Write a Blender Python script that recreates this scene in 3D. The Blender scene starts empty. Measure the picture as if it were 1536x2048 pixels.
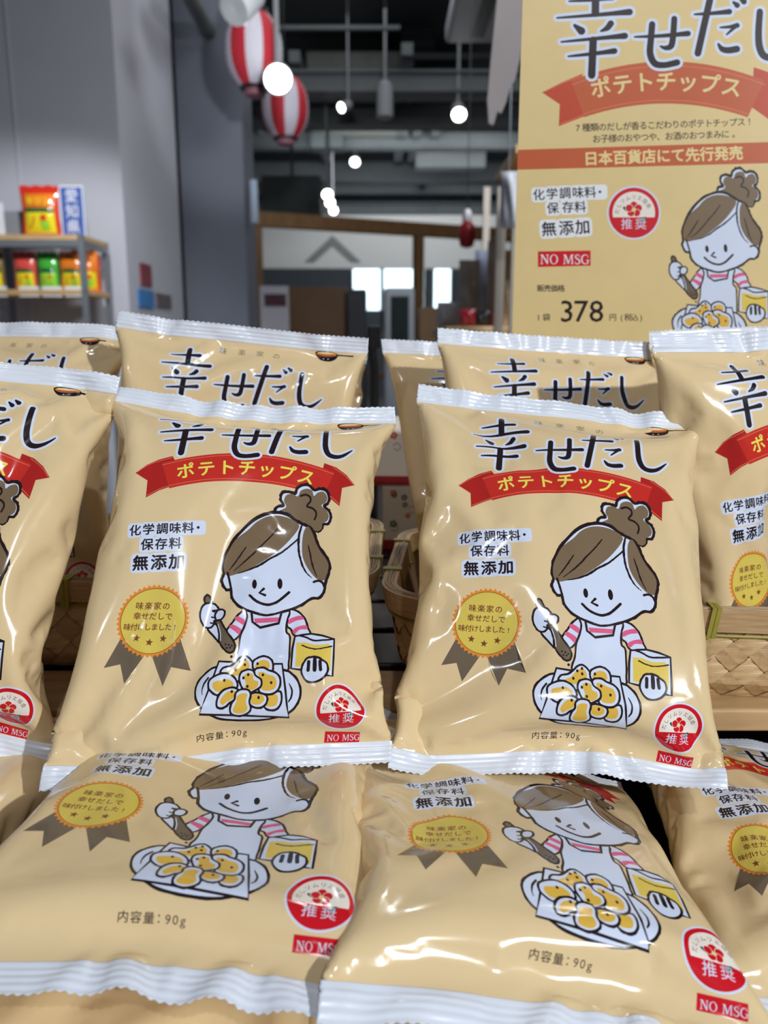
import bpy, bmesh, math, random
import numpy as np
from mathutils import Vector, Matrix
from mathutils.geometry import delaunay_2d_cdt

SC = bpy.context.scene
COL = SC.collection
PI = math.pi

# ------------------------------------------------------------------ camera
F_PX, PITCH, CAM_Z = 1656.0, math.radians(12.0), 1.30
cam_d = bpy.data.cameras.new('camera')
cam = bpy.data.objects.new('camera', cam_d)
COL.objects.link(cam)
cam.location = (0, 0, CAM_Z)
cam.rotation_euler = (PI/2 - PITCH, 0, 0)
cam_d.sensor_fit = 'VERTICAL'
cam_d.sensor_height = 36.0
cam_d.sensor_width = 27.0
cam_d.lens = F_PX/2048*36.0
cam_d.clip_start = 0.02
cam_d.clip_end = 80
cam_d.dof.use_dof = True
cam_d.dof.focus_distance = 0.50
cam_d.dof.aperture_fstop = 8.4
SC.camera = cam

# ------------------------------------------------------------------ view, world, shop lights and added fills
SC.view_settings.view_transform = 'Standard'
SC.view_settings.look = 'None'
SC.view_settings.gamma = 1.0
SC.view_settings.use_curve_mapping = False
SC.view_settings.exposure = 0.29
world = bpy.data.worlds.new('world')
SC.world = world
world.use_nodes = True
world.node_tree.nodes['Background'].inputs[0].default_value = (0.62, 0.70, 0.86, 1)
world.node_tree.nodes['Background'].inputs[1].default_value = 0.125

def spot(loc, target, energy, size_deg=60, radius=0.035, color=(0.93, 0.97, 1.0), blend=0.5):
    l = bpy.data.lights.new('track_or_fill_spot', 'SPOT')
    l.energy = energy; l.spot_size = math.radians(size_deg); l.spot_blend = blend
    l.shadow_soft_size = radius; l.color = color
    o = bpy.data.objects.new('track_or_fill_spot', l)
    COL.objects.link(o); o.location = loc
    o.rotation_euler = (Vector(target)-Vector(loc)).to_track_quat('-Z', 'Y').to_euler()
    return o
def area(loc, target, energy, sx, sy, color=(0.93, 0.97, 1.0)):
    l = bpy.data.lights.new('added_area_fill', 'AREA')  # area lamps here are added fill, not fixtures of the shop
    l.shape = 'RECTANGLE'; l.size = sx; l.size_y = sy; l.energy = energy; l.color = color
    o = bpy.data.objects.new('added_area_fill', l)
    COL.objects.link(o); o.location = loc
    o.rotation_euler = (Vector(target)-Vector(loc)).to_track_quat('-Z', 'Y').to_euler()
    return o
spot((1.50, -1.40, 2.25), (0.02, 0.5, 1.12), 160, 42, 0.03)    # track heads around the shopper
spot((-0.95, -1.20, 2.35), (0.0, 0.5, 1.1), 11, 50, 0.03)
spot((0.25, -1.05, 2.6), (0.0, 0.5, 1.1), 24, 50, 0.02)
spot((0.30, 1.95, 3.1), (0.0, 0.5, 1.1), 9, 60, 0.028)
spot((0.30, 0.35, 3.1), (0.32, 1.75, 1.8), 44, 24, 0.03)        # added spot to brighten the hanging banner
spot((-1.1, 3.2, 2.5), (-2.0, 4.8, 0.9), 74, 80, 0.05)         # washes the lower white wall
spot((-0.2, 3.4, 2.6), (-0.8, 5.6, 3.0), 70, 40, 0.05)         # towards the paper lanterns
area((0.6, 6.0, 4.1), (0.6, 6.0, 0), 36, 3.5, 4.0)             # added fill that lifts the shop behind
area((0.3, 10.4, 3.3), (0.1, 12.3, 2.4), 34, 3.0, .8)        # added fill inside the glazed office
area((0.5, 15.0, 4.1), (0.5, 15.0, 0), 50, 4.0, 4.0)  # added fill for the far end of the room
area((1.2, 2.3, 2.9), (0.75, 3.1, 1.3), 55, .6, .6)            # added fill to brighten the right shelf

# ------------------------------------------------------------------ materials
def lin(c):
    c = c/255.0
    return c/12.92 if c <= 0.04045 else ((c+0.055)/1.055)**2.4
def rgb(r, g, b): return (lin(r), lin(g), lin(b), 1.0)
MATS = {}
def mat(name, color, rough=0.5, metal=0.0, spec=0.5, emis=None, estr=1.0, noise=0.0, nscale=30.0, nstretch=(1, 1, 1), alpha=1.0, coat=0.0, trans=0.0):
    if name in MATS: return MATS[name]
    m = bpy.data.materials.new(name); m.use_nodes = True
    nt = m.node_tree; p = nt.nodes['Principled BSDF']
    p.inputs['Base Color'].default_value = color
    p.inputs['Roughness'].default_value = rough
    p.inputs['Metallic'].default_value = metal
    p.inputs['Specular IOR Level'].default_value = spec
    p.inputs['Alpha'].default_value = alpha
    p.inputs['Coat Weight'].default_value = coat
    p.inputs['Coat Roughness'].default_value = 0.12
    p.inputs['Transmission Weight'].default_value = trans
    if emis:
        p.inputs['Emission Color'].default_value = emis
        p.inputs['Emission Strength'].default_value = estr
    if noise > 0:
        tc = nt.nodes.new('ShaderNodeTexCoord'); mp = nt.nodes.new('ShaderNodeMapping')
        mp.inputs['Scale'].default_value = nstretch
        nz = nt.nodes.new('ShaderNodeTexNoise'); nz.inputs['Scale'].default_value = nscale; nz.inputs['Detail'].default_value = 5
        mx = nt.nodes.new('ShaderNodeMix'); mx.data_type = 'RGBA'; mx.blend_type = 'MULTIPLY'
        rp = nt.nodes.new('ShaderNodeValToRGB')
        lo = max(0.0, 1-noise)
        rp.color_ramp.elements[0].color = (lo, lo, lo, 1); rp.color_ramp.elements[0].position = 0.3
        rp.color_ramp.elements[1].color = (1, 1, 1, 1); rp.color_ramp.elements[1].position = 0.7
        mx.inputs['Factor'].default_value = 1.0
        mx.inputs[6].default_value = color
        nt.links.new(tc.outputs['Object'], mp.inputs['Vector']); nt.links.new(mp.outputs['Vector'], nz.inputs['Vector'])
        nt.links.new(nz.outputs['Fac'], rp.inputs['Fac']); nt.links.new(rp.outputs['Color'], mx.inputs[7])
        nt.links.new(mx.outputs[2], p.inputs['Base Color'])
    MATS[name] = m
    return m

# ------------------------------------------------------------------ object helpers
def tag(o, label=None, cat=None, group=None, kind=None):
    if label: o['label'] = label
    if cat: o['category'] = cat
    if group: o['group'] = group
    if kind: o['kind'] = kind
    return o
def thing(name, label, cat, loc=(0, 0, 0), group=None):
    o = bpy.data.objects.new(name, None); COL.objects.link(o)
    o.location = loc; o.empty_display_size = 0.05
    return tag(o, label, cat, group)
def link_mesh(name, me, parent=None):
    o = bpy.data.objects.new(name, me); COL.objects.link(o)
    if parent is not None:
        o.parent = parent
        o.matrix_parent_inverse = Matrix.Translation(-Vector(parent.location))
    return o
def np_mesh(name, V, tris=None, quads=None, mats=(), midx=None, smooth=True, normals=None):
    me = bpy.data.meshes.new(name)
    V = np.asarray(V, dtype=np.float32)
    loops, starts, n = [], [], 0
    if tris is not None and len(tris):
        t = np.asarray(tris, dtype=np.int32); loops.append(t.ravel()); starts.append(np.arange(len(t))*3); n = t.size
    if quads is not None and len(quads):
        q = np.asarray(quads, dtype=np.int32); loops.append(q.ravel()); starts.append(n+np.arange(len(q))*4)
    loops = np.concatenate(loops); starts = np.concatenate(starts)
    me.vertices.add(len(V)); me.vertices.foreach_set('co', V.ravel())
    me.loops.add(len(loops)); me.loops.foreach_set('vertex_index', loops)
    me.polygons.add(len(starts)); me.polygons.foreach_set('loop_start', starts.astype(np.int32))
    for m in mats: me.materials.append(m)
    if midx is not None: me.polygons.foreach_set('material_index', np.asarray(midx, dtype=np.int32))
    me.polygons.foreach_set('use_smooth', np.full(len(starts), smooth, dtype=bool))
    me.update(calc_edges=True)
    me.validate()
    if normals is not None and len(me.vertices) == len(normals):
        me.normals_split_custom_set_from_vertices(np.asarray(normals, dtype=np.float32).tolist())
    return me

class MB:
    """collects boxes, tubes, lathes and sweeps into one mesh"""
    def __init__(s): s.v = []; s.f = []
    def add(s, vs, fs):
        b = len(s.v); s.v += [tuple(v) for v in vs]; s.f += [tuple(i+b for i in f) for f in fs]
    def box(s, c, d, rz=0.0, rx=0.0, ry=0.0, bev=0.0):
        M = Matrix.Translation(c) @ Matrix.Rotation(rz, 4, 'Z') @ Matrix.Rotation(ry, 4, 'Y') @ Matrix.Rotation(rx, 4, 'X')
        x, y, z = d[0]/2, d[1]/2, d[2]/2
        if bev <= 0:
            vs = [M @ Vector((a, b, e)) for a in (-x, x) for b in (-y, y) for e in (-z, z)]
            s.add(vs, [(0, 1, 3, 2), (4, 6, 7, 5), (0, 4, 5, 1), (2, 3, 7, 6), (0, 2, 6, 4), (1, 5, 7, 3)])
        else:
            bm = bmesh.new(); bmesh.ops.create_cube(bm, size=1.0, matrix=Matrix.Diagonal((d[0], d[1], d[2], 1)))
            bmesh.ops.bevel(bm, geom=bm.edges[:], offset=bev, segments=2, affect='EDGES', profile=0.5)
            bm.verts.index_update()
            s.add([M @ v.co for v in bm.verts], [[v.index for v in f.verts] for f in bm.faces]); bm.free()
        return s
    def tube(s, pts, r, n=10, closed=False, flat=None):
        pts = [Vector(p) for p in pts]; m = len(pts); vs, fs = [], []
        up0 = Vector((0, 0, 1))
        for i, p in enumerate(pts):
            a = pts[i-1] if (i > 0 or closed) else pts[i]; b = pts[(i+1) % m] if (i < m-1 or closed) else pts[i]
            t = (b-a).normalized(); u = up0 if abs(t.dot(up0)) < 0.95 else Vector((1, 0, 0))
            sx = t.cross(u).normalized(); sy = sx.cross(t).normalized()
            rr = r[i] if isinstance(r, (list, tuple)) else r
            ra, rb = (rr, rr) if flat is None else flat
            for k in range(n):
                an = 2*PI*k/n; vs.append(p + sx*math.cos(an)*ra + sy*math.sin(an)*rb)
        for i in range(m if closed else m-1):
            for k in range(n):
                j = (i+1) % m
                fs.append((i*n+k, i*n+(k+1) % n, j*n+(k+1) % n, j*n+k))
        if not closed:
            fs.append(tuple(reversed(range(n)))); fs.append(tuple((m-1)*n+k for k in range(n)))
        s.add(vs, fs); return s
    def lathe(s, prof, c=(0, 0, 0), n=32, M=None):
        M = M or Matrix.Identity(4); vs, fs = [], []
        for r, z in prof:
            for k in range(n):
                a = 2*PI*k/n; vs.append(M @ Vector((c[0]+r*math.cos(a), c[1]+r*math.sin(a), c[2]+z)))
        for i in range(len(prof)-1):
            for k in range(n): fs.append((i*n+k, i*n+(k+1) % n, (i+1)*n+(k+1) % n, (i+1)*n+k))
        if prof[0][0] > 1e-6: fs.append(tuple(reversed(range(n))))
        if prof[-1][0] > 1e-6: fs.append(tuple((len(prof)-1)*n+k for k in range(n)))
        s.add(vs, fs); return s
    def prism(s, poly, o, ux, uy, depth):
        """extrude the 2D outline poly, laid out from o along ux, uy, by the vector depth"""
        o, ux, uy, d = Vector(o), Vector(ux), Vector(uy), Vector(depth); n = len(poly)
        vs = [o+ux*a+uy*b for a, b in poly] + [o+ux*a+uy*b+d for a, b in poly]
        s.add(vs, [tuple(range(n)), tuple(reversed(range(n, 2*n)))] + [(i, n+i, n+(i+1) % n, (i+1) % n) for i in range(n)])
        return s
    def build(s, name, m, parent=None, smooth=False, bevel=0.0):
        me = bpy.data.meshes.new(name); me.from_pydata(s.v, [], s.f); me.update()
        bm = bmesh.new(); bm.from_mesh(me); bmesh.ops.recalc_face_normals(bm, faces=bm.faces[:])
        if bevel > 0: bmesh.ops.bevel(bm, geom=[e for e in bm.edges if e.calc_face_angle(0) > 0.6], offset=bevel, segments=2, affect='EDGES', profile=0.5)
        bm.to_mesh(me); bm.free()
        me.polygons.foreach_set('use_smooth', [smooth]*len(me.polygons))
        if smooth:
            try: me.set_sharp_from_angle(angle=math.radians(40))
            except Exception: pass
        me.materials.append(m)
        return link_mesh(name, me, parent)

def ray(px, py):
    """world direction of a picture point, unit step along the view axis"""
    a, b = (px-768)/F_PX, (1024-py)/F_PX
    cp, sp = math.cos(PITCH), math.sin(PITCH)
    return Vector((a, cp+b*sp, -sp+b*cp))
def at_x(px, py, x):
    d = ray(px, py); t = x/d.x
    return Vector((x, d.y*t, CAM_Z+d.z*t))
def at_z(px, py, z):
    d = ray(px, py); t = (z-CAM_Z)/d.z
    return Vector((d.x*t, d.y*t, z))
def at_y(px, py, y):
    d = ray(px, py); t = y/d.y
    return Vector((d.x*t, y, CAM_Z+d.z*t))

# ------------------------------------------------------------------ an inflated pillow pack (cloth relaxed under air pressure)
BK, BM_ = 44, 60
def sim_bag(seed=0, W=.2, H=.27, iters=260, thick=.052, sag=.5, lump=.35):
    """(M+1, 2K, 3) grid; row 0 = top edge, columns 0..K run over the front from the left edge"""
    K, M = BK, BM_
    rng = np.random.RandomState(seed)
    N = 2*K; dx = W/K; dy = H/M
    c = np.arange(N); x = np.where(c <= K, c, N-c)*dx - W/2
    sgn = np.where((c > 0) & (c < K), 1., np.where(c > K, -1., 0.))
    y = H - np.arange(M+1)*dy
    P = np.zeros((M+1, N, 3)); P[:, :, 0] = x[None]; P[:, :, 1] = y[:, None]
    s = max(1, int(round(.012/dy)))
    v = np.linspace(0, 1, M+1)
    env = np.clip(np.minimum(v, 1-v)/.25, 0, 1)
    P[:, :, 2] = sgn[None]*.004*np.sin(np.pi*(x+W/2)/W)[None]*env[:, None]
    def field(n, m):
        a = rng.randn(n, m)
        yy = np.linspace(0, n-1.001, M+1); xx = np.arange(N)/N*m
        i = yy.astype(int); fy = (yy-i)[:, None]; fy = fy*fy*(3-2*fy)
        j = xx.astype(int); fx = (xx-j)[None]; fx = fx*fx*(3-2*fx)
        j2 = (j+1) % m; j = j % m
        A = a[i][:, j]*(1-fx)+a[i][:, j2]*fx; i2 = np.minimum(i+1, n-1)
        B = a[i2][:, j]*(1-fx)+a[i2][:, j2]*fx
        return A*(1-fy)+B*fy
    lumps = field(6, 10)*.7+field(11, 18)*.5
    P[s:-s, :, 2] += (field(14, 26)*.0012)[s:-s]
    mir = (-np.arange(N)) % N
    press = (1+lump*lumps)*(1+sag*(v-.5)*1.6)[:, None]
    press[:s+1] = 0; press[-s-1:] = 0
    prev = P.copy(); L = np.hypot(dx, dy)
    def solve(A, B, rest, ks, kc):
        d = B-A; l = np.sqrt((d*d).sum(-1, keepdims=True))+1e-12
        e = (l-rest)/l
        return d*e*np.where(e > 0, ks, kc)*.5
    def vert(st, rest, ks, kc):
        for o in range(2*st):
            a = np.arange(o, M+1-st, 2*st)
            if len(a):
                q = solve(P[a], P[a+st], rest, ks, kc); P[a] += q; P[a+st] -= q
    def horiz(st, rest, ks, kc):
        for o in range(2*st):
            a = np.arange(o, N, 2*st); b = (a+st) % N
            if st > 1 and N % (2*st): a = a[:-1]; b = b[:-1]
            q = solve(P[:, a], P[:, b], rest, ks, kc); P[:, a] += q; P[:, b] -= q
    def diag(dc, ks, kc):
        for o in (0, 1):
            a = np.arange(o, M, 2)
            q = solve(P[a], np.roll(P[a+1], -dc, axis=1), L, ks, kc); P[a] += q; P[a+1] -= np.roll(q, dc, axis=1)
    for it in range(iters):
        ramp = min(1, it/60.)
        vel = (P-prev)*.90; prev = P.copy(); P += vel
        tu = np.roll(P, -1, 1)-np.roll(P, 1, 1); tv = np.zeros_like(P); tv[1:-1] = P[2:]-P[:-2]
        nrm = -np.cross(tu, tv)
        nl = np.sqrt((nrm**2).sum(-1, keepdims=True))+1e-12
        mid = P[M//2-4:M//2+5]; t = mid[:, K//4:3*K//4+1, 2].mean()-mid[:, K+K//4:K+3*K//4+1, 2].mean()
        g = np.clip((thick-t)/thick*6, -.3, 1)*ramp
        P += nrm/nl*(press*g)[..., None]*6e-5
        for rep in range(3):
            vert(1, dy, 1., .75); horiz(1, dx, 1., .75); diag(1, .8, .35); diag(-1, .8, .35)
            vert(2, 2*dy, .0, .10); horiz(2, 2*dx, .0, .10)
            for sl in (slice(0, s+1), slice(M-s, M+1)):
                P[sl] = .5*(P[sl]+P[sl][:, mir])
    return P, s
def _w(f): return np.stack([-.5*f+f*f-.5*f**3, 1-2.5*f*f+1.5*f**3, .5*f+2*f*f-1.5*f**3, -.5*f*f+.5*f**3], -1)
def surf(P, cu, rv):
    """bicubic point of the grid at column cu (periodic) and row rv"""
    n, m, _ = P.shape
    i = np.clip(np.floor(rv).astype(int), 0, n-2); j = np.floor(cu).astype(int)
    wi, wj = _w(rv-i), _w(cu-j)
    out = np.zeros((len(cu), 3))
    for a in range(4):
        ii = np.clip(i+a-1, 0, n-1)
        for b in range(4):
            out += (wi[:, a]*wj[:, b])[:, None]*P[ii, (j+b-1) % m]
    return out
def surf_n(P, cu, rv, e=.12):
    du = surf(P, cu+e, rv)-surf(P, cu-e, rv); n = P.shape[0]-1
    dv = surf(P, cu, np.minimum(rv+e, n))-surf(P, cu, np.maximum(rv-e, 0))
    nn = -np.cross(du, dv); return nn/(np.linalg.norm(nn, axis=1, keepdims=True)+1e-12)
def rotv(w):
    w = np.array(w, float); th = np.linalg.norm(w)+1e-12; k = w/th
    Kx = np.array([[0, -k[2], k[1]], [k[2], 0, -k[0]], [-k[1], k[0], 0]])
    return np.eye(3)+np.sin(th)*Kx+(1-np.cos(th))*Kx@Kx
BASE = np.array([[1, 0, 0], [0, 0, -1], [0, 1, 0]], float)
def place(P, pose, off, H, curl=0.0):
    """pose the bag and let its four corners slump by a few millimetres"""
    L = P.copy()
    if curl:
        t = np.clip(1-L[..., 1]/.032, 0, 1); L[..., 2] -= curl*t*t
    Q = L@(rotv(pose[:3])@BASE).T+np.array(pose[3:])
    if off is not None:
        D = np.array(off)/1000.
        a = np.clip((P[..., 0]+.1)/.2, 0, 1)[..., None]; b = np.clip(P[..., 1]/H, 0, 1)[..., None]
        Q = Q+(D[0]*(1-a)+D[1]*a)*b+(D[2]*(1-a)+D[3]*a)*(1-b)
    return Q

# ------------------------------------------------------------------ printed artwork: flat outlines, cut into the sheet they are printed on
INK = {
    'film': rgb(229, 202, 156), 'white': rgb(216, 225, 246), 'ink': rgb(38, 24, 26), 'hair': rgb(126, 105, 80), 'pink': rgb(226, 98, 138),
    'butter': rgb(232, 202, 92), 'chip': rgb(228, 184, 76), 'medal': rgb(222, 198, 92), 'orange': rgb(232, 142, 52), 'rust': rgb(150, 92, 40),
    'star': rgb(128, 70, 44), 'tail': rgb(112, 98, 82), 'red': rgb(204, 48, 38), 'darkred': rgb(178, 36, 32), 'salmon': rgb(232, 128, 96),
    'lemon': rgb(240, 228, 96), 'crimson': rgb(208, 24, 36), 'cream': rgb(243, 232, 220), 'leaf': rgb(40, 84, 66), 'greytext': rgb(120, 108, 84),
    'spoon': rgb(112, 97, 78), 'brick': rgb(198, 96, 56), 'brickdark': rgb(198, 76, 48), 'sand': rgb(236, 214, 150), 'card': rgb(228, 202, 144),
    'plum': rgb(92, 50, 88), 'sky': rgb(72, 96, 168), 'green': rgb(70, 170, 60), 'deepgreen': rgb(20, 96, 60), 'yellow': rgb(236, 214, 40), 'poppy': rgb(214, 52, 36),
    'tangerine': rgb(236, 130, 40), 'olive': rgb(120, 104, 50), 'rose': rgb(214, 80, 70), 'black': rgb(22, 20, 22), 'grass': rgb(150, 210, 60), 'tagwhite': rgb(236, 238, 242)}
def film(key):
    return mat('printed_film_'+key, INK[key], rough=0.13, spec=0.5, noise=0.03, nscale=60)
def paper(key):
    return mat('printed_card_'+key, INK[key], rough=0.34, spec=0.4, noise=0.04, nscale=40)

_glyphs = {}
def glyph(ch, bold=0.0):
    key = (ch, round(bold, 3))
    if key not in _glyphs:
        cu = bpy.data.curves.new('glyph', 'FONT'); cu.body = ch; cu.size = 1.0; cu.resolution_u = 2; cu.offset = bold
        cu.dimensions = '2D'; cu.fill_mode = 'BOTH'
        o = bpy.data.objects.new('glyph', cu); COL.objects.link(o)
        dg = bpy.context.evaluated_depsgraph_get(); ev = o.evaluated_get(dg); me = ev.to_mesh()
        vs = np.array([v.co[:2] for v in me.vertices]) if len(me.vertices) else np.zeros((0, 2))
        fs = [tuple(p.vertices) for p in me.polygons]
        ev.to_mesh_clear(); bpy.data.objects.remove(o); bpy.data.curves.remove(cu)
        cnt = {}
        for f in fs:
            for a, b in zip(f, f[1:]+f[:1]):
                if (b, a) in cnt: del cnt[(b, a)]
                else: cnt[(a, b)] = 1
        _glyphs[key] = (vs, list(cnt))           # outline as directed edges
    return _glyphs[key]

class Art:
    """a stack of flat coloured outlines (y runs down), later fused into one sheet"""
    def __init__(s): s.V = []; s.S = []; s.fn = None
    def raw(s, vs, edges, col):
        b = len(s.V)
        s.V += [tuple(map(float, s.fn(v) if s.fn else v)) for v in vs]
        s.S.append((np.array(edges)+b, col))
    def poly(s, pts, col):
        n = len(pts); s.raw(pts, [(i, (i+1) % n) for i in range(n)], col)
    @staticmethod
    def smooth(pts, closed=True, step=4):
        P = np.array(pts, float); n = len(P); out = []
        for i in range(n if closed else n-1):
            g = (lambda k: P[(i+k) % n]) if closed else (lambda k: P[min(max(i+k, 0), n-1)])
            a, b, c, d = g(-1), g(0), g(1), g(2)
            for q in range(step):
                t = q/step
                out.append(b+.5*t*(c-a+t*(2*a-5*b+4*c-d+t*(3*(b-c)+d-a))))
        if not closed: out.append(P[-1])
        return np.array(out)
    @staticmethod
    def offset(P, d):
        t = np.roll(P, -1, 0)-np.roll(P, 1, 0); t /= np.linalg.norm(t, axis=1, keepdims=True)+1e-9
        A = .5*np.sum(P[:, 0]*np.roll(P[:, 1], -1)-np.roll(P[:, 0], -1)*P[:, 1])
        n = np.stack([t[:, 1], -t[:, 0]], 1)*(1 if A > 0 else -1)
        return P+n*d
    def blob(s, pts, col, line=None, lw=0.0, step=4, rag=0.0, smooth=True):
        Q = s.smooth(pts, True, step) if smooth else np.array(pts, float)
        if line:
            r = random.Random(len(s.V)); j = np.array([[1+r.uniform(-rag, rag)] for _ in Q])
            s.poly(s.offset(Q, lw*.72*j), line); s.poly(s.offset(Q, -lw*.42), col)
        else: s.poly(Q, col)
    def stroke(s, pts, w, col, step=5, rag=0.08, smooth=True, cap=True):
        Q = s.smooth(pts, False, step) if smooth and len(pts) > 2 else np.array(pts, float)
        if len(Q) == 2: Q = np.array([Q[0], .5*(Q[0]+Q[1]), Q[1]])
        ws = np.interp(np.linspace(0, 1, len(Q)), np.linspace(0, 1, len(w)), w) if isinstance(w, (list, tuple)) else np.full(len(Q), float(w))
        ws = ws*s.heavy
        r = random.Random(len(s.V)+7)
        t = np.gradient(Q, axis=0); t /= np.linalg.norm(t, axis=1, keepdims=True)+1e-9
        n = np.stack([-t[:, 1], t[:, 0]], 1)
        jl = np.array([[1+r.uniform(-rag, rag)] for _ in Q]); jr = np.array([[1+r.uniform(-rag, rag)] for _ in Q])
        Lh, Rh = Q+n*ws[:, None]/2*jl, Q-n*ws[:, None]/2*jr
        pts = list(Lh)
        if cap:
            for k in range(1, 5):
                a = PI*k/5; pts.append(Q[-1]+n[-1]*ws[-1]/2*math.cos(a)+t[-1]*ws[-1]/2*math.sin(a))
        pts += list(Rh[::-1])
        if cap:
            for k in range(1, 5):
                a = PI*k/5; pts.append(Q[0]-n[0]*ws[0]/2*math.cos(a)-t[0]*ws[0]/2*math.sin(a))
        s.poly(pts, col)
    def disc(s, c, r, col, n=32, ry=None):
        s.poly([(c[0]+r*math.cos(2*PI*k/n), c[1]+(ry or r)*math.sin(2*PI*k/n)) for k in range(n)], col)
    def text(s, txt, pts, size, col, bold=0.0, rot=None, sx=1.0, halo=None, hw=0.0, shear=0.0):
        """pts: one centre for each character, or (start, end) centres"""
        n = len(txt)
        if len(pts) != n: pts = [(pts[0][0]+(pts[1][0]-pts[0][0])*i/max(1, n-1), pts[0][1]+(pts[1][1]-pts[0][1])*i/max(1, n-1)) for i in range(n)]
        if rot is None:
            a = math.atan2(pts[-1][1]-pts[0][1], pts[-1][0]-pts[0][0]) if n > 1 else 0.0; rot = [a]*n
        for hp in ((0, 1) if halo else (1,)):
            for ch, p, a in zip(txt, pts, rot):
                if ch == ' ': continue
                vs, fs = glyph(ch)
                if not len(vs): continue
                asc = ord(ch) < 128
                cx = .5*(vs[:, 0].min()+vs[:, 0].max()) if asc or ch in '・！。：' else .5
                cy = .36
                q = (vs-[cx, cy])*size; q[:, 0] = q[:, 0]*sx+q[:, 1]*shear; q[:, 1] *= -1
                ca, sa = math.cos(a), math.sin(a)
                R = np.stack([p[0]+q[:, 0]*ca-q[:, 1]*sa, p[1]+q[:, 0]*sa+q[:, 1]*ca], 1)
                if hp == 0:
                    # a merged white cushion under each character
                    h = size*.5*sx+hw*size; m = size*.5+hw*size; rr = min(h, m)*.45; box = []
                    for qx, qy, a0 in ((h-rr, -m+rr, -PI/2), (h-rr, m-rr, 0), (-h+rr, m-rr, PI/2), (-h+rr, -m+rr, PI)):
                        for k in range(4):
                            an = a0+PI/2*k/3; u, w = qx+rr*math.cos(an), qy+rr*math.sin(an)
                            box.append((p[0]+u*ca-w*sa, p[1]+u*sa+w*ca))
                    s.poly(box, halo)
                else:                             # heavier faces: the outline laid down in four close copies
                    for ox, oy in (((0, 0),) if bold <= 0 else ((1, 0), (-1, 0), (0, 1), (0, -1))):
                        s.raw(R+np.array([ox, oy])*bold*size, fs, col)
    def sheet(s, w, h, base, step=2.6, zone=None):
        """fuse to one triangulated sheet covering 0..w x 0..h; returns verts, tris, colour names"""
        nx, ny = max(2, int(round(w/step))), max(2, int(round(h/step)))
        V = [(0, 0), (w, 0), (w, h), (0, h)]+list(s.V)
        E = [(0, 1), (1, 2), (2, 3), (3, 0)]+[(int(a)+4, int(b)+4) for e, _ in s.S for a, b in e]
        gx = np.linspace(0, w, nx+1); gy = np.linspace(0, h, ny+1)
        for j, yy in enumerate(gy):
            for i, xx in enumerate(gx):
                if 0 < i < nx and 0 < j < ny: V.append((xx+(0.31 if j % 2 else -0.29)*step, yy+0.07*math.sin(i*1.7+j)))
                elif (i in (0, nx)) != (j in (0, ny)): V.append((xx, yy))
        ov, oe, of, _a, _b, _c = delaunay_2d_cdt([Vector(v) for v in V], E, [], 0, 1e-4, False)
        vv = np.array([tuple(v) for v in ov]); tri = np.array([tuple(f) for f in of])
        cen = vv[tri].mean(1)
        keep = (cen[:, 0] > 0) & (cen[:, 0] < w) & (cen[:, 1] > 0) & (cen[:, 1] < h)
        tri, cen = tri[keep], cen[keep]
        names = [base]+sorted({c for _, c in s.S}-{base})
        paint = np.zeros(len(tri), dtype=np.int32)
        sv = np.array(s.V) if s.V else np.zeros((0, 2))
        order = np.argsort(cen[:, 1]); ys = cen[order, 1]
        for e, col in s.S:                       # painter's order, winding-number test
            a, b = sv[e[:, 0]], sv[e[:, 1]]
            lo = np.minimum(a, b).min(0); hi = np.maximum(a, b).max(0)
            k0, k1 = np.searchsorted(ys, lo[1]), np.searchsorted(ys, hi[1])
            idx = order[k0:k1]; idx = idx[(cen[idx, 0] > lo[0]) & (cen[idx, 0] < hi[0])]
            if not len(idx): continue
            p = cen[idx][:, None]
            upw = (a[None, :, 1] <= p[..., 1]) & (b[None, :, 1] > p[..., 1]); dnw = (a[None, :, 1] > p[..., 1]) & (b[None, :, 1] <= p[..., 1])
            side = (b[None, :, 0]-a[None, :, 0])*(p[..., 1]-a[None, :, 1])-(p[..., 0]-a[None, :, 0])*(b[None, :, 1]-a[None, :, 1])
            wn = (upw & (side > 0)).sum(1)-(dnw & (side < 0)).sum(1)
            paint[idx[wn != 0]] = names.index(col)
        pa, pb, pc = vv[tri[:, 0]], vv[tri[:, 1]], vv[tri[:, 2]]
        ar = (pb[:, 0]-pa[:, 0])*(pc[:, 1]-pa[:, 1])-(pb[:, 1]-pa[:, 1])*(pc[:, 0]-pa[:, 0])
        ok = np.abs(ar) > 1e-7
        tri, ar, paint = tri[ok], ar[ok], paint[ok]
        tri[ar > 0] = tri[ar > 0][:, ::-1]      # counter-clockwise seen from the front (y runs down)
        cols = [names[k] for k in paint]
        used, inv = np.unique(tri, return_inverse=True)
        return vv[used], inv.reshape(-1, 3), cols

# ---- the front of the chip bag, millimetres on the flat film (0..200 across, y down from the top edge)
PXC = np.array([191.2141, 4.4318, -0.5784, 1.1859, 165.0573, -27.1571, 14.7926, 17.2591, -0.8935, 8.2311])
PYC = np.array([105.1784, 194.9182, -83.3065, 55.7968, -8.4938, 12.5639, -6.3711, -5.4121, -10.4312, -2.4821])
def unwrap(px, py):
    """undo the bag's bulge: drawing coordinates to flat millimetres"""
    x, y = (px-768)/500, (py-1024)/500
    b = np.array([x**i*y**j for i in range(4) for j in range(4-i)])
    return float(b@PXC), float(b@PYC)
def GIRL(p): return unwrap(380+p[0]/4.8, 960+p[1]/4.8)

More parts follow.
